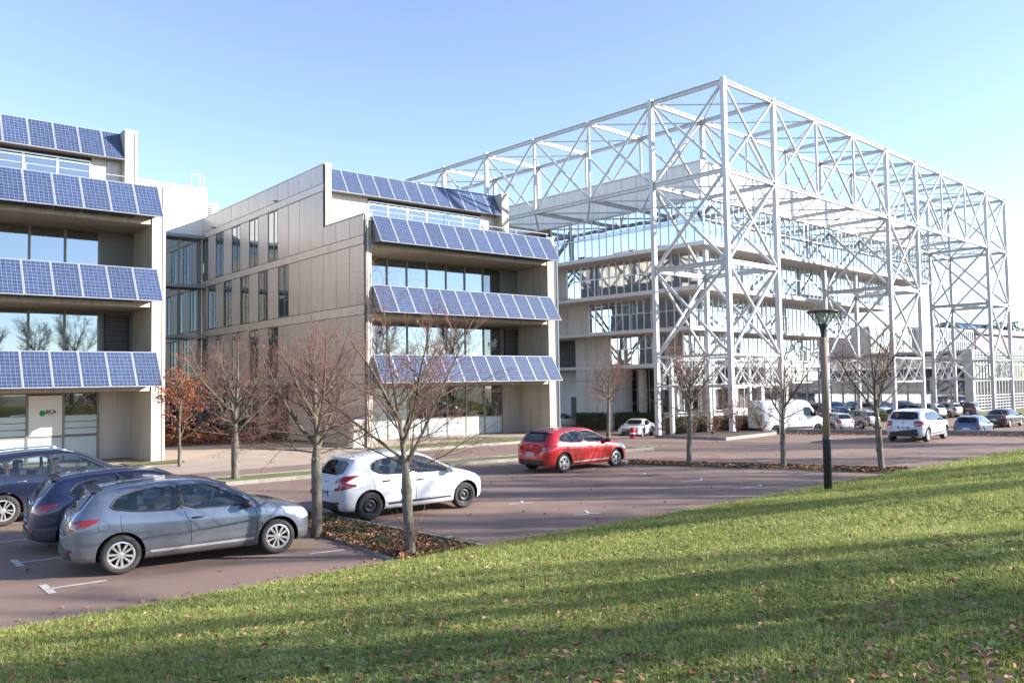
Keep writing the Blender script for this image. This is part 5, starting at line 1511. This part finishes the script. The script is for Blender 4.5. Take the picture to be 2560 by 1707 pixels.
def bare_tree(name, label, x, y, h, r0, seed, z=0.0, clear=1.6, spread=.42, nl=15, maxl=3, dens=1.0, lean=(0, 0), leaves=0, leafm='leafo', cat='tree', group=None, leafs=.07, fork=(20, 48), reach=1.0, knots=()):
    rr = random.Random(seed)
    t = thing(name, label, cat, (x, y, z), 0, group)
    p = Vector((x, y, z - .06)); d = Vector((lean[0], lean[1], 1)).normalized()
    N_ = 14; pts = [p.copy()]; rad = [r0 * 1.35]
    for i in range(N_):
        d = (d + wobble(rr, .05) + Vector((0, 0, .06))).normalized(); p = p + d * (h * .93 / N_)
        f = (i + 1) / N_
        pts.append(p.copy()); rad.append(r0 * (1.05 - .12 * f) if f * h < clear else r0 * max(.07, (1 - (f * h - clear) / (h - clear + .01)) ** 1.2 * .66))
    q = MB(); q.tube(pts, rad, 10, cap=False)
    for k in range(5):                                         # old pruning knots
        i = rr.randint(1, max(2, int(N_ * clear / h))); c = pts[i]; a = rr.uniform(0, 6.28)
        q.tube([c, c + Vector((math.cos(a), math.sin(a), .3)) * rad[i] * 1.25], [rad[i] * .8, rad[i] * .35], 6)
    for kz, kr in knots:
        i = min(N_ - 1, int(kz / (h * .93) * N_)); c = pts[i].lerp(pts[i + 1], kz / (h * .93) * N_ - i)
        for j in range(5):
            a = j * 1.3; o_ = Vector((math.cos(a), math.sin(a), .3 * math.sin(j * 2.1))) * kr * .38
            q.tube([c + o_ + Vector((0, 0, dz)) for dz in (-kr, -kr * .55, 0, kr * .55, kr)], [kr * .35, kr * .72, kr * .82, kr * .7, kr * .3], 8)
    q.build('trunk', M['bark'], t, True)
    q = MB(); tips = []
    ns = max(5, nl // 4)
    for k in range(ns):                                        # stout limbs forking low and sweeping up
        f = clear / h + (1 - clear / h) * .42 * (k + rr.random() * .7) / ns
        i = min(N_ - 1, int(f * N_)); bp = pts[i].lerp(pts[i + 1], f * N_ - i)
        ang = R(rr.uniform(*fork)); az = k * 2.4 + rr.uniform(-.6, .6)
        dd = Vector((math.cos(az) * math.sin(ang), math.sin(az) * math.sin(ang), math.cos(ang)))
        grow_branch(q, rr, bp, dd, (h - f * h) * rr.uniform(.72, 1.02) * reach, r0 * rr.uniform(.34, .5), 0, tips, maxl, up=.085, dens=dens)
    for k in range(nl - ns):                                   # thin side branches, the low ones nearly level
        f = clear / h + (1 - clear / h) * ((k + rr.random()) / (nl - ns)) ** 1.1 * .90
        i = min(N_ - 1, int(f * N_)); bp = pts[i].lerp(pts[i + 1], f * N_ - i)
        up_f = (f - clear / h) / (1 - clear / h)
        ang = R(rr.uniform(55, 96) * (1 - up_f) + rr.uniform(18, 34) * up_f); az = k * 2.4 + rr.uniform(-.6, .6)
        dd = Vector((math.cos(az) * math.sin(ang), math.sin(az) * math.sin(ang), math.cos(ang)))
        grow_branch(q, rr, bp, dd, h * spread * rr.uniform(.5, 1.15) * (1.0 - .6 * up_f), min(rad[i] * .4, r0 * .2), 0, tips, maxl, up=.035 + .06 * up_f, dens=dens)
    crown = q.build('crown', [M['bark2'], M['twig']], t, True)
    if leaves:
        q = MB()
        for k in range(leaves):
            c = tips[rr.randrange(len(tips))] + wobble(rr, .06); leaf_quad(q, c, rr, leafs * rr.uniform(.6, 1.3))
        o = q.build('leaves', M[leafm], crown); o['kind'] = 'stuff'
    return t
bare_tree('bare_tree', 'nearest bare tree with a swollen trunk knot rising from the leaf bed', 7.98, 12.45, 4.95, .085, 11, clear=1.55, spread=.46, nl=26, fork=(28, 62), knots=((1.2, .088), (1.13, .075), (.5, .08)), lean=(-.03, .03), leaves=10, leafm='leafb')
bare_tree('bare_tree', 'bare tree standing between the grey hatchback and the white hatchback', 7.62, 15.3, 4.7, .10, 5, clear=1.75, spread=.42, nl=30, leaves=12, leafm='leafb', dens=1.05)
bare_tree('bare_tree', 'wide bare tree on the grass verge behind the dark blue hatchback', 10.2, 26.1, 4.95, .115, 21, clear=1.5, spread=.46, nl=30, fork=(25, 58), leaves=70, leafm='leafo')
bare_tree('young_tree', 'slim young tree still holding copper leaves by the left building', 10.55, 32.5, 4.7, .07, 31, clear=1.0, spread=.27, nl=22, leaves=1900, leafs=.085, dens=.9, fork=(12, 30), reach=.8)
bare_tree('bare_tree', 'bare tree beside the low white sports car', 32.4, 31.0, 5.2, .10, 41, clear=1.7, spread=.42, nl=26)
bare_tree('bare_tree', 'leftmost of the three bare trees in the far bed, right of the red car', 23.5, 18.6, 4.75, .085, 51, clear=1.9, spread=.38, nl=26)
bare_tree('bare_tree', 'bare tree left of the lamp post, in front of the white van', 24.8, 15.7, 4.45, .085, 61, clear=1.55, spread=.42, nl=22, dens=.9)
bare_tree('bare_tree', 'bare tree right of the lamp post, left of the white hatchback', 25.9, 12.9, 5.35, .09, 73, clear=1.75, spread=.38, nl=24, dens=.9, lean=(-.02, .03))
# tall bare trees on the bank outside the frame: they throw the long shadows across the car park
RMIN[0] = .016
SHD = ('nearest', 'second', 'third', 'fourth', 'fifth', 'sixth', 'seventh', 'eighth', 'ninth', 'tenth')
for i, (x, y, h) in enumerate(((30, -4, 12), (35.5, .5, 11.5), (40, -4.5, 13), (44, 1.5, 12), (52, 3, 12), (24, -8.5, 11), (17.5, -7.5, 9), (37.5, -8, 13), (14.2, -3.2, 8), (10.8, -6.0, 8))):
    bare_tree('tall_bare_tree', 'tall bare tree on the grass bank, ' + SHD[i] + ' of ten outside the frame', x, y, h, .17, 100 + i, z=bank_z(x, y) if x < 99 else YZ, clear=3.2, spread=.36, nl=18, maxl=2, dens=.85, group='tall bare trees on the bank')
RMIN[0] = .0032
# suckers round the nearest trunk
sk = thing('root_suckers', 'thin red shoots sprouting round the base of the nearest bare tree', 'shoots', (7.98, 12.45, .03))
rr = random.Random(9)
for k in range(34):
    a = rr.uniform(0, 6.28); p0 = Vector((7.98 + .10 * math.cos(a), 12.45 + .10 * math.sin(a), .0 if k % 3 else rr.uniform(.2, .45)))
    d = Vector((math.cos(a) * rr.uniform(.2, .9), math.sin(a) * rr.uniform(.2, .9), 1)).normalized(); L = rr.uniform(.3, .85)
    q = MB(); pts = [p0]
    for i in range(4): d = (d + wobble(rr, .15)).normalized(); pts.append(pts[-1] + d * L / 4)
    q.tube(pts, [.007, .006, .005, .004, .002], 4); q.build('shoot', M['twig'], sk)

def far_tree(name, label, x, y, z, h, w_, seed, m='leaff'):
    rr = random.Random(seed); t = thing(name, label, 'tree', (x, y, z))
    q = MB(); q.tube([(x, y, z), (x + .2, y, z + h * .5), (x, y, z + h * .8)], [.35, .22, .08], 7)
    for k in range(7):
        a = k * 2.4; q.tube([(x, y, z + h * (.3 + .06 * k)), (x + w_ * .3 * math.cos(a), y + w_ * .3 * math.sin(a), z + h * (.45 + .07 * k))], [.12, .04], 5)
    q.build('trunk', M['bark'], t, True)
    q = MB()
    cl = [Vector((rr.gauss(0, .26) * w_, rr.gauss(0, .26) * w_, h * rr.uniform(.38, .95))) for _ in range(46)]
    for k in range(2600):
        c = cl[k % len(cl)]; leaf_quad(q, Vector((x, y, z)) + c + wobble(rr, .11 * w_), rr, .42 * rr.uniform(.6, 1.3))
    q.build('crown', M[m], t)
far_tree('leafy_tree', 'pale leafy tree behind the mauve building at the right edge', 172, 62, -1, 14, 9, 3)
far_tree('leafy_tree', 'small round tree behind the roofs, seen between two steel towers', 150, 78, -1, 12.5, 7, 4)

# ---- hedges and shrubs
def hedge(name, label, pts, wd, h, z, m, seed, leaves=2600, s=.09, cat='hedge'):
    rr = random.Random(seed); t = thing(name, label, cat, (pts[0][0], pts[0][1], z)); core = MB(); q = MB()
    for a, b in zip(pts[:-1], pts[1:]):
        a = Vector((a[0], a[1], z)); b = Vector((b[0], b[1], z)); d = (b - a).normalized(); n = Vector((-d.y, d.x, 0)); L = (b - a).length
        c = [a + n * wd * .4, a - n * wd * .4, b - n * wd * .4, b + n * wd * .4]
        i = len(core.v); core.v += [tuple(v) for v in c] + [tuple(v + Vector((0, 0, h * .86))) for v in c]
        core.f += [tuple(i + j for j in f) for f in ((0, 1, 5, 4), (1, 2, 6, 5), (2, 3, 7, 6), (3, 0, 4, 7), (4, 5, 6, 7))]; core.m += [0] * 5
        for k in range(int(leaves * L / sum((Vector(p) - Vector(r_)).length for p, r_ in zip(pts[:-1], pts[1:])))):
            u = rr.random(); top = rr.random() < .4
            off = rr.uniform(-.5, .5) if top else rr.choice((-.5, .5)) + rr.uniform(-.08, .08)
            zz = h * rr.uniform(.88, 1.06) if top else h * rr.uniform(.05, 1)
            leaf_quad(q, a + d * (L * u) + n * wd * off + Vector((0, 0, zz)), rr, s * rr.uniform(.6, 1.4))
    core.build('stems', M['soil'], t); q.build('foliage', M[m], t)
    return t
Y_ = lambda *p: [(x * YK, y * YK) for x, y in p]
hedge('clipped_hedge', 'clipped dark green hedge against the concrete stair tower', Y_((36.0, 37.2), (38.3, 35.2), (40.0, 33.5)), 1.2, 1.35, YZ, 'leafg', 1, 3800, .14)
hedge('clipped_hedge', 'green hedge with red patches between the steel column and the van', Y_((35.4, 29.4), (37.9, 28.3), (39.5, 26.9)), 1.0, 1.25, YZ, 'leafg', 2, 3600, .13)
hedge('red_shrub', 'reddish brown shrub in front of the green hedge', Y_((36.9, 28.3), (38.6, 27.0)), .9, 1.05, YZ, 'leafr', 3, 1700, .12, 'shrub')
hedge('clipped_hedge', 'low green hedge in front of the four dark cars', Y_((50.5, 29.6), (54.5, 26.8)), 1.0, .9, YZ, 'leafg', 4, 2400, .14)
hedge('brown_hedge', 'low rust coloured hedge left of the small silver car', Y_((47.6, 30.3), (50.0, 29.0)), 1.1, 1.0, YZ, 'leafo', 5, 1700, .14)
def shrub(label, x, y, z, h, w_, m, seed, n=700, s=.06):
    rr = random.Random(seed); t = thing('bushy_shrub', label, 'shrub', (x, y, z)); q = MB(); l = MB()
    for k in range(26):
        a = rr.uniform(0, 6.28); d = Vector((math.cos(a) * .45, math.sin(a) * .45, 1)).normalized(); p = Vector((x, y, z)) + wobble(rr, .05); p.z = z
        pts = [p.copy()]
        for i in range(5): d = (d + wobble(rr, .22)).normalized(); p = p + d * h * rr.uniform(.15, .24) * (1 if i else .8); p.x = x + (p.x - x) * min(1, w_ / .6); pts.append(p.copy())
        q.tube(pts, [.014, .012, .010, .008, .006, .003], 4)
        for j in range(n // 26): leaf_quad(l, pts[rr.randint(2, 5)] + wobble(rr, .14), rr, s * rr.uniform(.6, 1.4))
    q.build('stems', M['twig'], t, True); l.build('foliage', M[m], t)
shrub('yellowing shrub climbing round the corner steel column', 38.9, 27.4, .1, 3.0, .9, 'leafr', 1, 900, .07)
shrub('olive brown shrub at the left end of the shrub island', 34.6, 27.2, .1, 1.5, .8, 'leafc', 2, 900, .06)
shrub('reddish shrub beside the base of the left steel column', 36.4, 27.2, .1, 1.6, .9, 'leafr', 3, 900, .06)
shrub('dark green shrub in front of the van doors', 39.4, 26.2, .1, 1.4, .7, 'leafg', 4, 800, .06)
far = thing('red_leaved_tree', 'branches with dark red leaves at the right edge before the gridded building', 'tree', (*yard(47.6, 16.2), YZ))
bare = None
rr = random.Random(77)
cx, cy = yard(48.4, 15.3)
q = MB(); q.tube([(cx, cy, YZ), (cx, cy, 1), (cx - .1, cy + .1, 3.6)], [.10, .07, .03], 7); q.build('trunk', M['bark'], far, True)
q = MB(); tips = []
for k in range(12):
    a = k * 2.4; grow_branch(q, rr, Vector((cx, cy, .6 + .22 * k)), Vector((math.cos(a), math.sin(a), .6)).normalized(), 1.7, .03, 0, tips, 2, .03, .5)
cr = q.build('crown', [M['bark2'], M['twig']], far, True)
q = MB()
for k in range(900): leaf_quad(q, tips[rr.randrange(len(tips))] + wobble(rr, .12), rr, .11)
o = q.build('leaves', M['leafr'], cr); o['kind'] = 'stuff'

# ---- leaf litter and ground cover
M['leaft'] = mat('tan_leaf', (0.34, 0.22, 0.13), 0.8, scale=25, col2=(0.22, 0.12, 0.07))
def litter(name, label, pts_fn, n, s, mats, seed, cat='leaves'):
    rr = random.Random(seed); q = MB()
    for k in range(n):
        p = pts_fn(rr)
        if p is None: continue
        leaf_quad(q, Vector(p), rr, s * rr.uniform(.55, 1.4), rr.choices(range(len(mats)), [m[1] for m in mats])[0], flat=True)
    o = q.build(name, [M[m[0]] for m in mats])
    return tag(o, label, cat, kind='stuff')
def in_bed1(rr):
    y = rr.uniform(11.9, 19.5); xa = 7.55 + (y - 12) * .04; xb = 9.18 - (y - 12) * .075
    return (rr.uniform(xa, xb), y, .035 + rr.random() * .07)
litter('leaf_litter', 'brown dead leaves over the bed round the nearest trees', in_bed1, 4200, .085, [('leafb', 6), ('leafo', 2), ('leafc', 2)], 1)
def cover1(rr):
    y = rr.uniform(11.9, 19); xa = 7.75 + (y - 12) * .04; xb = 9.15 - (y - 12) * .075
    if rr.random() > abs(math.sin(y * 1.9 + 1)) * .9: return None
    return (rr.uniform(xa, xb), y, .05 + rr.random() * .13)
litter('ground_cover', 'low green creeping plants in the bed round the nearest trees', cover1, 4200, .05, [('leafc', 5), ('leafg', 2)], 2, 'ground cover')
def in_bed2(rr):
    t = rr.random(); u = rr.random()
    a = Vector((22.0, 20.3)).lerp(Vector((25.6, 12.2)), t); b = Vector((22.9, 20.9)).lerp(Vector((27.0, 12.4)), t); p = a.lerp(b, u)
    return (p.x, p.y, .035 + rr.random() * .06)
litter('leaf_litter', 'brown dead leaves in the far bed under three bare trees', in_bed2, 3400, .095, [('leafb', 6), ('leafo', 2), ('leafc', 3)], 3)
litter('leaf_carpet', 'rust coloured leaf carpet along the shaded side wall', lambda rr: (rr.uniform(11, 20.0), rr.uniform(44.3, 57), .03 + rr.random() * .25), 9000, .17, [('leafo', 6), ('leafb', 3)], 4)
def on_asphalt(rr):
    x = rr.uniform(2, 34); y = rr.uniform(12.2, 24.5)
    if rr.random() < .45: y = rr.choice((12.15, 12.3, 24.4)) + abs(rr.gauss(0, .25)) * (1 if y < 20 else -1)
    return (x, y, .012)
litter('fallen_leaves', 'dry leaves scattered over the red brown asphalt', on_asphalt, 620, .075, [('leafb', 5), ('leafo', 1)], 5)
litter('fallen_leaves', 'dead leaves gathered against the low kerb wall and far kerbs', lambda rr: (lambda t, o: (40.1 + t * 4.9 - o * .9, 25.0 - t * 10 - o * .4, .02 + rr.random() * .06))(rr.random(), abs(rr.gauss(0, .35))), 700, .11, [('leafb', 5), ('leafo', 2)], 6)
def on_bank(rr):
    d = 4.2 + 22 * rr.random() ** 1.9; a = R(rr.uniform(14, 86)); x, y = d * math.cos(a), d * math.sin(a)
    if y > bank_edge(x) - .1: return None
    return (x, y, bank_z(x, y) + rr.uniform(.045, .075))
litter('fallen_leaves', 'curled brown leaves lying on the grass bank', on_bank, 6500, .062, [('leafb', 5), ('leafo', 1), ('leaft', 4)], 7)

# ---- grass
def blade_mat():
    m = bpy.data.materials.new('grass_blade'); m.use_nodes = True
    n = m.node_tree.nodes; l = m.node_tree.links; b = n["Principled BSDF"]
    oi = n.new('ShaderNodeObjectInfo'); cr = n.new('ShaderNodeValToRGB')
    e = cr.color_ramp.elements
    e[0].color = (0.11, 0.135, 0.030, 1); e[1].color = (0.60, 0.58, 0.22, 1)
    x = cr.color_ramp.elements.new(.5); x.color = (0.31, 0.345, 0.085, 1)
    tc = n.new('ShaderNodeNewGeometry'); nz = n.new('ShaderNodeTexNoise'); nz.inputs['Scale'].default_value = .7; nz.inputs['Detail'].default_value = 5
    l.new(tc.outputs['Position'], nz.inputs['Vector'])
    ad = n.new('ShaderNodeMath'); ad.operation = 'MULTIPLY_ADD'; ad.inputs[1].default_value = .55; ad.inputs[2].default_value = -.03
    l.new(oi.outputs['Random'], ad.inputs[0])
    a2 = n.new('ShaderNodeMath'); a2.operation = 'MULTIPLY_ADD'; a2.inputs[1].default_value = .5; l.new(nz.outputs['Fac'], a2.inputs[0]); l.new(ad.outputs[0], a2.inputs[2])
    l.new(a2.outputs[0], cr.inputs[0]); l.new(cr.outputs[0], b.inputs['Base Color'])
    b.inputs['Roughness'].default_value = .55; b.inputs['Specular IOR Level'].default_value = .4
    tr = n.new('ShaderNodeBsdfTranslucent'); l.new(cr.outputs[0], tr.inputs[0])
    mx = n.new('ShaderNodeMixShader'); mx.inputs[0].default_value = .35
    l.new(b.outputs[0], mx.inputs[1]); l.new(tr.outputs[0], mx.inputs[2]); l.new(mx.outputs[0], n['Material Output'].inputs[0])
    return m
M['blade'] = blade_mat()
gcol = bpy.data.collections.new('grass_tufts'); ccol = bpy.data.collections.new('clover_tufts')
for v in range(6):
    rr = random.Random(300 + v); q = MB()
    for k in range(17 if v < 4 else 11):
        a = rr.uniform(0, 6.28); r_ = rr.uniform(0, .045); p = Vector((r_ * math.cos(a), r_ * math.sin(a), -.005))
        if v < 4:
            h = rr.uniform(.018, .06) if rr.random() < .9 else rr.uniform(.06, .10); d = Vector((rr.uniform(-.5, .5), rr.uniform(-.5, .5), 1)).normalized(); sd_ = d.orthogonal().normalized(); b_ = d.cross(sd_); an = rr.uniform(0, 6.28); sd_ = sd_ * math.cos(an) + b_ * math.sin(an)
            w0 = rr.uniform(.0022, .0038); mid = p + d * h * .6; tip = mid + (d + wobble(rr, .7)).normalized() * h * .5
            i = len(q.v); q.v += [tuple(p - sd_ * w0), tuple(p + sd_ * w0), tuple(mid - sd_ * w0 * .8), tuple(mid + sd_ * w0 * .8), tuple(tip)]
            q.f += [(i, i + 1, i + 3, i + 2), (i + 2, i + 3, i + 4)]; q.m += [0, 0]
        else:                                                   # clover: small round leaves
            c = p + Vector((0, 0, rr.uniform(.015, .04))); n_ = (Vector((0, 0, 1)) + wobble(rr, .5)).normalized(); ax = n_.orthogonal(); bx = n_.cross(ax); rad = rr.uniform(.008, .014)
            i = len(q.v); q.v += [tuple(c + (ax * math.cos(t) + bx * math.sin(t)) * rad) for t in (0, 1.05, 2.09, 3.14, 4.19, 5.24)]; q.f.append(tuple(range(i, i + 6))); q.m.append(0)
    o = bpy.data.objects.new('tuft', q.mesh('tuft', M['blade'])); (gcol if v < 4 else ccol).objects.link(o)
gm = MB(); dens = []
gx = [-1.0 + i * .5 for i in range(110)]; gt = [0.006, .03, .06, .10, .15, .2, .26, .33, .40, .46, .52]
for x in gx:
    for t in gt:
        p = bank_pt(x, t); gm.v.append(p); d = math.hypot(p[0], p[1])
        inside = p[1] > x * .06 - 2.5 and d > 2.6
        dens.append((1500 if d < 7 else 1500 * (7 / d) ** 1.35) if inside else 0)
k_ = len(gt)
for i in range(len(gx) - 1):
    for j in range(k_ - 1): gm.f.append((i * k_ + j, i * k_ + j + 1, (i + 1) * k_ + j + 1, (i + 1) * k_ + j)); gm.m.append(0)
gme = gm.mesh('grass', M['blade'])
at = gme.attributes.new('dens', 'FLOAT', 'POINT'); at.data.foreach_set('value', dens)
sc_ = gme.attributes.new('gs', 'FLOAT', 'POINT'); sc_.data.foreach_set('value', [1.0 + max(0, math.hypot(v[0], v[1]) - 7) * .04 for v in gm.v])
grass = tag(link('grass', gme), 'short green lawn grass growing over the bank', 'grass', kind='stuff')
cme = gme.copy(); cme.name = 'clover'
def patchy(x, y): return max(0, .35 + .5 * math.sin(x * 1.1 + 1.3 * math.sin(y * .9)) * math.sin(y * 1.4 + .8 * math.sin(x * .6)) + .35 * (1 if math.hypot(x, y) < 7.5 else 0))
cme.attributes['dens'].data.foreach_set('value', [.55 * d * patchy(v[0], v[1]) for d, v in zip(dens, gm.v)])
gme.attributes['dens'].data.foreach_set('value', [d * (1.05 - .6 * min(1, patchy(v[0], v[1]))) * (.35 if math.sin(v[0] * 2.3 + 2 * math.sin(v[1] * 1.7)) * math.sin(v[1] * 2.9 + math.sin(v[0] * 1.3)) > .72 else 1) for d, v in zip(dens, gm.v)])
clover = tag(link('clover', cme), 'low clover leaves mixed into the lawn on the bank', 'clover', kind='stuff')
def scatter(ob_, col_, seed_):
    ng = bpy.data.node_groups.new('grass_scatter', 'GeometryNodeTree')
    ng.interface.new_socket('Geometry', in_out='INPUT', socket_type='NodeSocketGeometry'); ng.interface.new_socket('Geometry', in_out='OUTPUT', socket_type='NodeSocketGeometry')
    nn = ng.nodes; ll = ng.links
    gi = nn.new('NodeGroupInput'); go = nn.new('NodeGroupOutput')
    dp = nn.new('GeometryNodeDistributePointsOnFaces'); dp.distribute_method = 'RANDOM'; dp.inputs['Seed'].default_value = seed_
    na = nn.new('GeometryNodeInputNamedAttribute'); na.data_type = 'FLOAT'; na.inputs['Name'].default_value = 'dens'
    ll.new(na.outputs[0], dp.inputs['Density']); ll.new(gi.outputs[0], dp.inputs['Mesh'])
    ci = nn.new('GeometryNodeCollectionInfo'); ci.inputs['Collection'].default_value = col_; ci.inputs['Separate Children'].default_value = True; ci.inputs['Reset Children'].default_value = True
    ip = nn.new('GeometryNodeInstanceOnPoints'); ip.inputs['Pick Instance'].default_value = True
    ll.new(dp.outputs['Points'], ip.inputs['Points']); ll.new(ci.outputs[0], ip.inputs['Instance'])
    rv = nn.new('FunctionNodeRandomValue'); rv.data_type = 'FLOAT_VECTOR'; rv.inputs['Min'].default_value = (-.15, -.15, 0); rv.inputs['Max'].default_value = (.15, .15, 6.28); ll.new(rv.outputs['Value'], ip.inputs['Rotation'])
    rs = nn.new('FunctionNodeRandomValue'); rs.data_type = 'FLOAT'; rs.inputs[2].default_value = .7; rs.inputs[3].default_value = 1.35
    ns = nn.new('GeometryNodeInputNamedAttribute'); ns.data_type = 'FLOAT'; ns.inputs['Name'].default_value = 'gs'
    mm = nn.new('ShaderNodeMath'); mm.operation = 'MULTIPLY'; ll.new(rs.outputs[1], mm.inputs[0]); ll.new(ns.outputs[0], mm.inputs[1]); ll.new(mm.outputs[0], ip.inputs['Scale'])
    ll.new(ip.outputs[0], go.inputs[0])
    md = ob_.modifiers.new('scatter', 'NODES'); md.node_group = ng
scatter(grass, gcol, 4); scatter(clover, ccol, 9)

# ---- two rosette weeds in the lawn
def weed(label, x, y, s, seed):
    rr = random.Random(seed); z = bank_z(x, y); t = thing('rosette_weed', label, 'weed', (x, y, z))
    for k in range(15):
        a = k * 2.4 + rr.uniform(-.3, .3); L = s * rr.uniform(.6, 1.1); el = rr.uniform(.25, 1.1); d = Vector((math.cos(a), math.sin(a), 0)); sd_ = Vector((-d.y, d.x, 0)); q = MB(); prev = None
        for i, (f, wv) in enumerate(((0, .12), (.3, .5), (.6, 1), (.85, .7), (1, .06))):
            c = Vector((x, y, z)) + d * L * f * math.cos(el * (1 - .35 * f)) + Vector((0, 0, L * (f * math.sin(el) - .45 * f * f * math.sin(el)) + .005)); wd = s * .13 * wv
            q.v += [tuple(c - sd_ * wd + Vector((0, 0, wd * .3))), tuple(c), tuple(c + sd_ * wd + Vector((0, 0, wd * .3)))]
            if i: b = len(q.v) - 6; q.f += [(b, b + 1, b + 4, b + 3), (b + 1, b + 2, b + 5, b + 4)]; q.m += [0, 0]
        q.build('leaf', M['weed'], t, True)
WZ = [(2300, 1582), (2490, 1622)]
weed('upright green rosette weed in the lawn near the lower right corner', 5.85, 2.74, .11, 1)
weed('spreading green rosette weed at the lower right corner of the lawn', 5.62, 2.16, .125, 2)

# ---- lamp post
lp = thing('lamp_post', 'wooden lamp post with a black lantern standing at the edge of the grass', 'street lamp', (19.62, 11.17, 0))
lx, ly = 19.62, 11.17
q = MB(); q.lathe([(.0, .0), (.10, .0), (.10, 1.46), (.107, 1.47), (.107, 1.53), (.08, 1.55)], 16, c=(lx, ly, -.05)); q.build('base_sleeve', M['green_iron'], lp, True)
q = MB(); q.tube([(lx, ly, 1.4), (lx + .01, ly, 3.0), (lx, ly, 4.02)], [.088, .084, .08], 14); q.build('pole', M['wood'], lp, True)
q = MB(); q.lathe([(.06, 3.98), (.055, 4.2), (.075, 4.22), (.10, 4.30), (.16, 4.36), (.15, 4.37), (0, 4.37)], 16, c=(lx, ly, 0)); q.build('lantern_neck', M['green_iron'], lp, True)
q = MB(); q.lathe([(.14, 4.375), (.33, 4.655)], 6, c=(lx, ly, 0)); q.build('lantern_glass', M['lamp'], lp)
for k in range(6):
    a = R(60 * k); q = MB(); q.tube([(lx + .14 * math.cos(a), ly + .14 * math.sin(a), 4.36), (lx + .345 * math.cos(a), ly + .345 * math.sin(a), 4.665)], .013, 5); q.build('lantern_rib', M['green_iron'], lp)
q = MB(); q.lathe([(0, 4.66), (.39, 4.655), (.41, 4.67), (.40, 4.69), (.20, 4.715), (0, 4.72)], 24, c=(lx, ly, 0)); q.build('lantern_cap', M['green_iron'], lp, True)
q = MB(); q.lathe([(0, 4.40), (.06, 4.41), (.075, 4.5), (.05, 4.6), (0, 4.62)], 12, c=(lx, ly, 0)); q.build('bulb', M['frost'], lp, True)

# ---- fire hydrant, wheel stops
hy = thing('fire_hydrant', 'short red fire hydrant with a white band beside the low sports car', 'hydrant', (32.5, 29.35, 0))
q = MB(); q.lathe([(0, 0), (.16, 0), (.16, .05), (.13, .06), (.13, .20), (.15, .21), (.15, .42), (.12, .50), (.06, .56), (0, .57)], 14, c=(32.5, 29.35, 0)); q.build('barrel', M['redp'], hy, True)
q = MB(); q.lathe([(.152, .22), (.156, .23), (.156, .30), (.152, .31)], 14, c=(32.5, 29.35, 0)); q.build('band', M['signw'], hy, True)
for sg in (-1, 1):
    q = MB(); q.tube([(32.5 + sg * .12, 29.35 - sg * .1, .36), (32.5 + sg * .2, 29.35 - sg * .17, .36)], .05, 8); q.build('outlet', M['redp'], hy, True)
for k in range(6):
    x, y = yard(65.6 + k * .9, 24.2 + k * .1)
    q = MB(); q.prism([(-.22, 0), (.22, 0), (.17, .42), (-.17, .42)], lambda a, b, t: (x + a, y + t, YZ + b), -.45, .45)
    tag(q.build('concrete_block', M['kerb'] if k % 2 else M['dark']), ('pale ' if k % 2 else 'dark ') + 'parking block, ' + SHD[k].replace('nearest', 'first') + ' from the left in the row before the gridded building', 'block', 'row of parking blocks')
